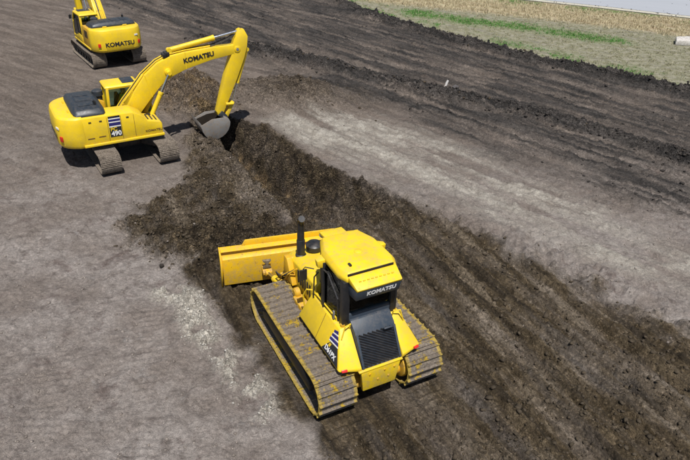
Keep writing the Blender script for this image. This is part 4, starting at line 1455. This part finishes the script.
    b = B()
    for s in (-1, 1):
        b.hull([(s * x, y, z) for x in (0.30, 0.40) for y, z in ((-0.3, 1.0), (0.62, 1.0), (0.08, 1.72), (0.48, 1.68))])
    D(b, 'boom_bracket', 'amber', root, 0.015)
    ram(fb((1.98, 3.56)), fa((4.72, 4.00)), 0.0, 0.095, 0.62, 'arm_cylinder', boom)
    LK = (4.10, 1.02)
    ram(fa((4.96, 3.28)), fa((4.22, 1.26)), 0.0, 0.08, 0.62, 'bucket_cylinder', arm)
    # linkage: two guide links to the arm, one to the bucket
    for x in (-0.17, 0.17):
        b = B()
        p, qq = fa((4.22, 1.26)), fa((3.92, 1.28))
        b.tube([(x, p.x, p.y), (x, qq.x, qq.y)], 0.06, 8)
        D(b, 'guide_link', 'yellow', arm)
    ear = fk((4.02, 0.82))
    b = B()
    p = fa((4.22, 1.26))
    b.hull([(x, p.x + dx, p.y + dz) for x in (-0.13, 0.13) for dx, dz in ((-0.07, 0.05), (0.08, 0.03))] + [(x, ear.x + dx, ear.y) for x in (-0.13, 0.13) for dx in (-0.07, 0.07)])
    D(b, 'bucket_link', 'yellow', arm, 0.012)
    # bucket shell
    HWB = 0.43
    prof = [(3.80, 0.90), (3.97, 0.90), (4.09, 0.82), (4.16, 0.66), (4.19, 0.46), (4.16, 0.26), (4.08, 0.08), (3.95, -0.08), (3.78, -0.18), (3.58, -0.22), (3.38, -0.18), (3.18, -0.06), (2.98, 0.14)]
    pr = [fk(p) for p in prof]
    b = B()
    c0 = Vector((sum(p.x for p in pr) / len(pr), sum(p.y for p in pr) / len(pr)))
    inner = [p + (c0 - p).normalized() * 0.045 for p in pr]
    b.poly([[(x, p.x, p.y) for p in pr] + [(x, p.x, p.y) for p in inner[::-1]] for x in (-HWB, HWB)])
    bucket = D(b, 'bucket', 'steel', root, 0.0, 40)
    inn = [p + (c0 - p).normalized() * 0.055 for p in pr]  # dark lining that makes the inside of the bucket darker than its steel
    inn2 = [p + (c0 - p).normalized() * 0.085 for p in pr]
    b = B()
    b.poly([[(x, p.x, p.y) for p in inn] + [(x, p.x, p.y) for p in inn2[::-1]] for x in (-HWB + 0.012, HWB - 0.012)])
    D(b, 'dark_lining', clod_mat('dark_lining', (0.045, 0.036, 0.028), (0.030, 0.024, 0.018)), bucket, 0.0, 40)
    for s in (-1, 1):
        b = B()
        b.prism([(p.x, p.y) for p in pr] + [tuple(fk((3.30, 0.60)))], 'x', s * HWB, s * (HWB + 0.03))
        D(b, 'side_plate', 'steel', bucket, 0.005)
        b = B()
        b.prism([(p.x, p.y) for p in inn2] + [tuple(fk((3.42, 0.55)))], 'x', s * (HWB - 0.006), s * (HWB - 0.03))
        D(b, 'dark_lining', bpy.data.materials['dark_lining'], bucket, 0.0, 40)
        b = B()
        b.hull([(x, p.x, p.y) for x in (s * 0.19, s * 0.24) for p in (fk((3.58, 0.80)), fk((3.66, 1.06)), fk((3.95, 0.98)), fk((4.10, 0.86)), fk((4.0, 0.80)))])
        D(b, 'bucket_ear', 'hood', bucket, 0.005)
    for k in range(5):
        x = -HWB + 0.05 + k * (2 * HWB - 0.1) / 4
        t0, t1 = fk((3.08, 0.03)), fk((2.98, 0.14))
        tip = fk((2.72, 0.32))
        b = B()
        b.hull([(x + dx, t.x, t.y) for dx in (-0.045, 0.045) for t in (t0, t1, fk((3.05, 0.18)))] + [(x + dx, tip.x, tip.y) for dx in (-0.03, 0.03)])
        D(b, 'tooth', 'steel', bucket)
    return root

excavator(EX1, R(-59.2) - EX1[2], 0.0, 0.0, R(-32),
          'yellow excavator with its boom swung sideways and bucket in the trench', 0)
excavator(EX2, 0.0, R(5), R(15), R(-25),
          'yellow excavator seen from behind, cut off by the top of the picture', 0)

# ------------------------------------------------------------------ loose soil
def base_rocks():
    out = []
    for k in range(6):
        bm = bmesh.new()
        bmesh.ops.create_icosphere(bm, subdivisions=1 if k < 4 else 2, radius=1.0)
        rnd = random.Random(100 + k)
        for v_ in bm.verts:
            v_.co *= rnd.uniform(0.50, 1.20)
        bm.verts.ensure_lookup_table()
        out.append((np.array([v_.co[:] for v_ in bm.verts]), np.array([[v_.index for v_ in f.verts] for f in bm.faces])))
        bm.free()
    return out
ROCKS = base_rocks()

def scatter(name, n, size, pick, mat, label, cat, seed, rocks=(0, 4), flat=0.7, sink=0.25, area=(-14, 16, 7, 46)):
    """joined loose clods; pick(soils, x, y) gives the chance of one lying at a point"""
    rng = np.random.default_rng(seed)
    m_ = n * 9
    u = rng.random(m_)
    y = area[2] + (area[3] - area[2]) * u ** 1.6
    wid = 4.0 + 0.56 * y
    x = (rng.random(m_) * 2 - 1) * wid
    h, s = site(x, y)
    ok = rng.random(m_) < np.clip(pick(s, x, y), 0, 1)
    ok &= s['pad'] < 0.2
    x, y, h = x[ok][:n], y[ok][:n], h[ok][:n]
    cnt = len(x)
    r = size[0] * (size[1] / size[0]) ** (rng.random(cnt) ** 2.6)
    V, F = [], []
    off = 0
    kinds = rng.integers(rocks[0], rocks[1], cnt)
    for k in range(rocks[0], rocks[1]):
        i = np.where(kinds == k)[0]
        if not len(i):
            continue
        bv, bf = ROCKS[k]
        a = rng.random(len(i)) * 2 * PI
        t = rng.random(len(i)) * 2 * PI
        sc = np.stack([rng.uniform(0.7, 1.35, len(i)), rng.uniform(0.7, 1.2, len(i)), rng.uniform(flat * 0.7, flat * 1.2, len(i))], 1)
        p = bv[None] * 1.0
        ct, st_ = np.cos(t)[:, None], np.sin(t)[:, None]
        p = np.stack([p[..., 0] + 0 * ct, p[..., 1] * ct - p[..., 2] * st_, p[..., 1] * st_ + p[..., 2] * ct], -1) * sc[:, None, :]
        ca_, sa_ = np.cos(a)[:, None], np.sin(a)[:, None]
        p = np.stack([p[..., 0] * ca_ - p[..., 1] * sa_, p[..., 0] * sa_ + p[..., 1] * ca_, p[..., 2]], -1)
        p = p * r[i][:, None, None]
        p = p + np.stack([x[i], y[i], h[i] + r[i] * (flat - sink - 0.2)], 1)[:, None, :]
        V.append(p.reshape(-1, 3))
        F.append((bf[None] + (np.arange(len(i)) * len(bv))[:, None, None] + off).reshape(-1, 3))
        off += len(i) * len(bv)
    V, F = np.concatenate(V), np.concatenate(F)
    me = bpy.data.meshes.new(name)
    me.vertices.add(len(V))
    me.vertices.foreach_set('co', V.astype(np.float32).ravel())
    me.loops.add(F.size)
    me.loops.foreach_set('vertex_index', F.ravel().astype(np.int32))
    me.polygons.add(len(F))
    me.polygons.foreach_set('loop_start', (np.arange(len(F)) * 3).astype(np.int32))
    me.polygons.foreach_set('loop_total', np.full(len(F), 3, np.int32))
    me.update()
    me.materials.append(mat)
    o = bpy.data.objects.new(name, me)
    COL.objects.link(o)
    tag(o, label, cat, None, 'stuff')
    return o

scatter('dark_soil_clods', 15000, (0.008, 0.07), lambda s, x, y: 0.8 * s['cl'] + 0.22 * s['in_cut'] * (1 - s['pale']) + 0.7 * s['m1'] + s['pile'] * 0.5 + 0.4 * s['och'],
        clod_mat('moist_clod', (0.085, 0.067, 0.047), (0.050, 0.039, 0.027)), 'crumbled dark brown soil clods strewn along the cut and the disturbed bank', 'soil clods', 5, area=(-14, 16, 7, 30))
scatter('black_soil_clods', 11000, (0.02, 0.10), lambda s, x, y: 0.9 * s['win'] + 0.9 * s['edge'] * (1 - s['grass']) + 0.03 * s['bz'],
        clod_mat('black_clod', (0.055, 0.048, 0.043), (0.034, 0.030, 0.028)), 'blackish clods heaped in windrows across the worked field', 'soil clods', 6, area=(-14, 30, 18, 56))
scatter('coarse_soil_clods', 700, (0.04, 0.105), lambda s, x, y: 0.5 * s['cl'] + 0.16 * s['in_cut'] + 0.8 * s['m1'] + 0.7 * s['win'] + 0.5 * s['edge'] * (1 - s['grass']) + 0.3 * s['och'],
        clod_mat('coarse_clod', (0.082, 0.064, 0.045), (0.048, 0.038, 0.028)), 'coarse broken lumps of dark earth along the trench, bank and windrows', 'soil clods', 15, rocks=(0, 4), sink=0.30, area=(-14, 20, 8, 40))
scatter('pale_soil_clumps', 4200, (0.008, 0.040), lambda s, x, y: 0.95 * s['sand'],
        clod_mat('pale_clod', (0.42, 0.395, 0.35), (0.50, 0.48, 0.44)), 'crumbled pale sandy clumps on the ground beside the left track of the bulldozer', 'soil clumps', 8, area=(-5, 0, 8.5, 14))
scatter('grey_soil_crumbs', 3800, (0.008, 0.045), lambda s, x, y: 0.30 * (1 - s['in_cut']) * (1 - s['grass']) * (1 - s['bz']),
        clod_mat('grey_crumb', (0.20, 0.17, 0.15), (0.33, 0.29, 0.255)), 'small grey crumbs and pebbles lying on the compacted ground', 'soil crumbs', 9, area=(-14, 16, 7, 30))

# ------------------------------------------------------------------ verge grass
def grass_mat(name, a, b_):
    m, nt, b = new_mat(name)
    g = N(nt, 'ShaderNodeNewGeometry')
    c = mix(nt, g.outputs['Random Per Island'], a, b_)
    nt.links.new(c, b.inputs['Base Color'])
    b.inputs['Roughness'].default_value = 0.8
    return m

def tufts(name, n, pick, mat, label, seed, hgt, area):
    rng = np.random.default_rng(seed)
    m_ = n * 7
    x = area[0] + (area[1] - area[0]) * rng.random(m_)
    y = area[2] + (area[3] - area[2]) * rng.random(m_)
    h, s = site(x, y)
    ok = (rng.random(m_) < np.clip(pick(s), 0, 1)) & (s['d_road'] > 0.9)
    x, y, h = x[ok][:n], y[ok][:n], h[ok][:n]
    k = len(x)
    blades = 4
    V = np.zeros((k, blades, 3, 3))
    for j in range(blades):
        a = rng.random(k) * 2 * PI
        hh = hgt * rng.uniform(0.5, 1.3, k)
        w = rng.uniform(0.015, 0.035, k)
        ox, oy = rng.normal(0, 0.05, k), rng.normal(0, 0.05, k)
        V[:, j, 0] = np.stack([x + ox - np.cos(a) * w, y + oy - np.sin(a) * w, h - 0.02], 1)
        V[:, j, 1] = np.stack([x + ox + np.cos(a) * w, y + oy + np.sin(a) * w, h - 0.02], 1)
        V[:, j, 2] = np.stack([x + ox + rng.normal(0, 0.35, k) * hh, y + oy + rng.normal(0, 0.35, k) * hh, h + hh], 1)
    V = V.reshape(-1, 3)
    F = np.arange(len(V)).reshape(-1, 3)
    me = bpy.data.meshes.new(name)
    me.vertices.add(len(V))
    me.vertices.foreach_set('co', V.astype(np.float32).ravel())
    me.loops.add(F.size)
    me.loops.foreach_set('vertex_index', F.ravel().astype(np.int32))
    me.polygons.add(len(F))
    me.polygons.foreach_set('loop_start', (np.arange(len(F)) * 3).astype(np.int32))
    me.polygons.foreach_set('loop_total', np.full(len(F), 3, np.int32))
    me.update()
    me.materials.append(mat)
    o = bpy.data.objects.new(name, me)
    COL.objects.link(o)
    tag(o, label, 'grass', None, 'stuff')
    return o
VA = (-6, 34, 28, 58)
tufts('dry_grass', 16000, lambda s: s['dry'] * np.clip(0.55 + 1.5 * s['n2'], 0.05, 1), grass_mat('straw', (0.56, 0.50, 0.33), (0.44, 0.36, 0.22)), 'straw coloured dry grass along the road edge', 41, 0.16, VA)
tufts('green_grass', 9000, lambda s: np.clip(s['green'] * 1.2 - 0.1, 0, 1), grass_mat('fresh_grass', (0.06, 0.20, 0.025), (0.10, 0.24, 0.05)), 'fresh green grass strip in the verge', 42, 0.10, VA)
tufts('sparse_grass', 12000, lambda s: 0.7 * s['grass'] * (1 - s['dry']) * np.clip(0.35 + 1.6 * s['n2'], 0, 1), grass_mat('dull_grass', (0.24, 0.235, 0.14), (0.36, 0.33, 0.22)), 'dull sparse grass between the dark bank and the straw', 43, 0.07, VA)

# ------------------------------------------------------------------ small things lying about
def ground_z(x, y):
    h, _ = site(np.array([float(x)]), np.array([float(y)]))
    return float(h[0])

def debris():
    x, y = 4.50, 29.25
    z = ground_z(x, y) + 0.05
    b = B()
    b.tube([(0, 0, 0.0), (0.08, 0.14, 0.08), (0.16, 0.29, 0.19), (0.22, 0.40, 0.30)], [0.03, 0.05, 0.065, 0.055], 10)
    o = b.done('plastic_pipe', 'pipe')
    o.location = (x, y, z - 0.04)
    tag(o, 'pale grey-white length of pipe sticking out of the dark windrow', 'pipe')
    b = B()
    b.hull([(0.24 * math.cos(k * 2.4) * math.cos(k * 0.35 - 1), 0.18 * math.sin(k * 2.4) * math.cos(k * 0.35 - 1) , 0.14 * math.sin(k * 0.35 - 1) + random.uniform(-0.02, 0.02)) for k in range(12)])
    o = b.done('grey_stone', clod_mat('grey_rubble', (0.085, 0.08, 0.08), (0.11, 0.10, 0.10)), None, 0.01)
    o.location = (x + 0.62, y + 0.28, ground_z(x + 0.62, y + 0.28) + 0.12)
    tag(o, 'dusky grey lump of rubble beside the pale pipe', 'rubble')
    x, y = 21.6, 40.4
    b = B()
    b.prism([(-1.3, -0.5), (1.5, -0.6), (1.6, 0.4), (0.2, 0.75), (-0.9, 0.45)], 'z', 0.0, 0.32)
    o = b.done('concrete_slab', 'concrete', None, 0.03)
    o.location = (x, y, ground_z(x, y) + 0.0)
    tag(o, 'pale concrete slab lying in the verge at the right edge', 'slab')
    b = B()
    b.hull([(0.06 * math.cos(a) * random.uniform(0.7, 1.2), 0.055 * math.sin(a) * random.uniform(0.7, 1.2), zz) for a in [k * 0.7 for k in range(9)] for zz in (-0.02, 0.03, 0.07)])
    o = b.done('soil_clod', clod_mat('lone_clod', (0.05, 0.042, 0.036), (0.035, 0.03, 0.026)), None, 0.008)
    o.location = (-4.98, 13.98, ground_z(-4.98, 13.98) + 0.03)
    tag(o, 'single dark clod lying left of the blade on grey ground', 'clod')
debris()

# ------------------------------------------------------------------ operator in the cab of the nearer excavator
def operator():
    a = R(-59.2)
    seat = Matrix.Translation((EX1[0], EX1[1], 0)) @ Matrix.Rotation(a, 4, 'Z')
    base = seat @ Vector((-0.80, 0.30, 1.415))
    root = thing('person', 'operator in a bright green high-visibility vest seated in the nearer excavator cab', 'person', base, a)
    root.scale = (0.92, 0.92, 0.90)
    def ring(c, rx, ry, n=12):
        return [(c[0] + rx * math.cos(2 * PI * i / n), c[1] + ry * math.sin(2 * PI * i / n), c[2]) for i in range(n)]
    b = B()
    b.poly([ring((0, -0.06, 0.02), 0.17, 0.13), ring((0, -0.07, 0.15), 0.165, 0.12), ring((0, -0.06, 0.35), 0.18, 0.125), ring((0, -0.05, 0.50), 0.20, 0.115),
            ring((0, -0.04, 0.57), 0.13, 0.09), ring((0, -0.03, 0.62), 0.06, 0.06), ring((0, -0.01, 0.68), 0.058, 0.06), ring((0, 0.0, 0.71), 0.07, 0.085),
            ring((0, 0.005, 0.78), 0.078, 0.10), ring((0, 0.0, 0.86), 0.07, 0.092), ring((0, -0.01, 0.91), 0.035, 0.05)])
    b.hull([(-0.012, 0.095, 0.77), (0.012, 0.095, 0.77), (0, 0.125, 0.765), (0, 0.10, 0.81)])
    for s in (-1, 1):
        b.tube([(s * 0.10, -0.02, 0.06), (s * 0.14, 0.2, 0.10), (s * 0.15, 0.42, 0.10), (s * 0.15, 0.50, 0.0), (s * 0.14, 0.52, -0.30), (s * 0.14, 0.55, -0.36), (s * 0.14, 0.68, -0.38)],
               [0.085, 0.085, 0.07, 0.065, 0.05, 0.045, 0.035], 10)
        b.tube([(s * 0.17, -0.05, 0.52), (s * 0.25, -0.03, 0.42), (s * 0.29, 0.0, 0.26), (s * 0.31, 0.16, 0.22), (s * 0.33, 0.28, 0.24)], [0.06, 0.055, 0.046, 0.04, 0.03], 10)
        b.box((s * 0.33, 0.32, 0.245), (0.035, 0.08, 0.08))
        for k in range(4):
            zz = 0.28 - 0.022 * k
            b.tube([(s * 0.33, 0.35, zz), (s * 0.325, 0.385 - 0.004 * k, zz), (s * 0.30, 0.385, zz), (s * 0.295, 0.36, zz)], 0.0095, 6)
        b.tube([(s * 0.32, 0.29, 0.285), (s * 0.30, 0.33, 0.31), (s * 0.295, 0.36, 0.305)], 0.011, 6)
    body = b.done('body', 'trousers', root, 0.0, 60)
    body.data.materials.append(M['skin'])
    for p in body.data.polygons:
        c = p.center
        if c.z > 0.60 or (abs(c.x) > 0.29 and c.y > 0.2):
            p.material_index = 1
    b = B()
    b.poly([ring((0, -0.065, 0.06), 0.182, 0.142), ring((0, -0.07, 0.16), 0.180, 0.136), ring((0, -0.06, 0.35), 0.196, 0.142), ring((0, -0.05, 0.50), 0.212, 0.130), ring((0, -0.04, 0.585), 0.14, 0.10)], cap=False)
    for s in (-1, 1):
        b.tube([(s * 0.17, -0.05, 0.525), (s * 0.25, -0.03, 0.42), (s * 0.29, 0.0, 0.26)], [0.072, 0.066, 0.056], 10)
    b.done('vest', 'hivis', root, 0.0, 60)
    b = B()
    b.poly([ring((0, 0.01, 0.815), 0.092, 0.118), ring((0, 0.0, 0.87), 0.088, 0.112), ring((0, -0.005, 0.92), 0.06, 0.075), ring((0, -0.005, 0.94), 0.02, 0.025)])
    b.poly([ring((0, 0.03, 0.812), 0.10, 0.135), ring((0, 0.03, 0.822), 0.10, 0.135)])
    b.done('helmet', 'white', root, 0.0, 50)
    for s in (-1, 1):
        e = B()
        e.lathe((s * 0.03, 0.092, 0.80), (0, 1, 0), [(0, 0.011), (0.006, 0.010), (0.01, 0.004)], 8)
        e.done('eye', 'black', root)
operator()
bpy.context.view_layer.update()
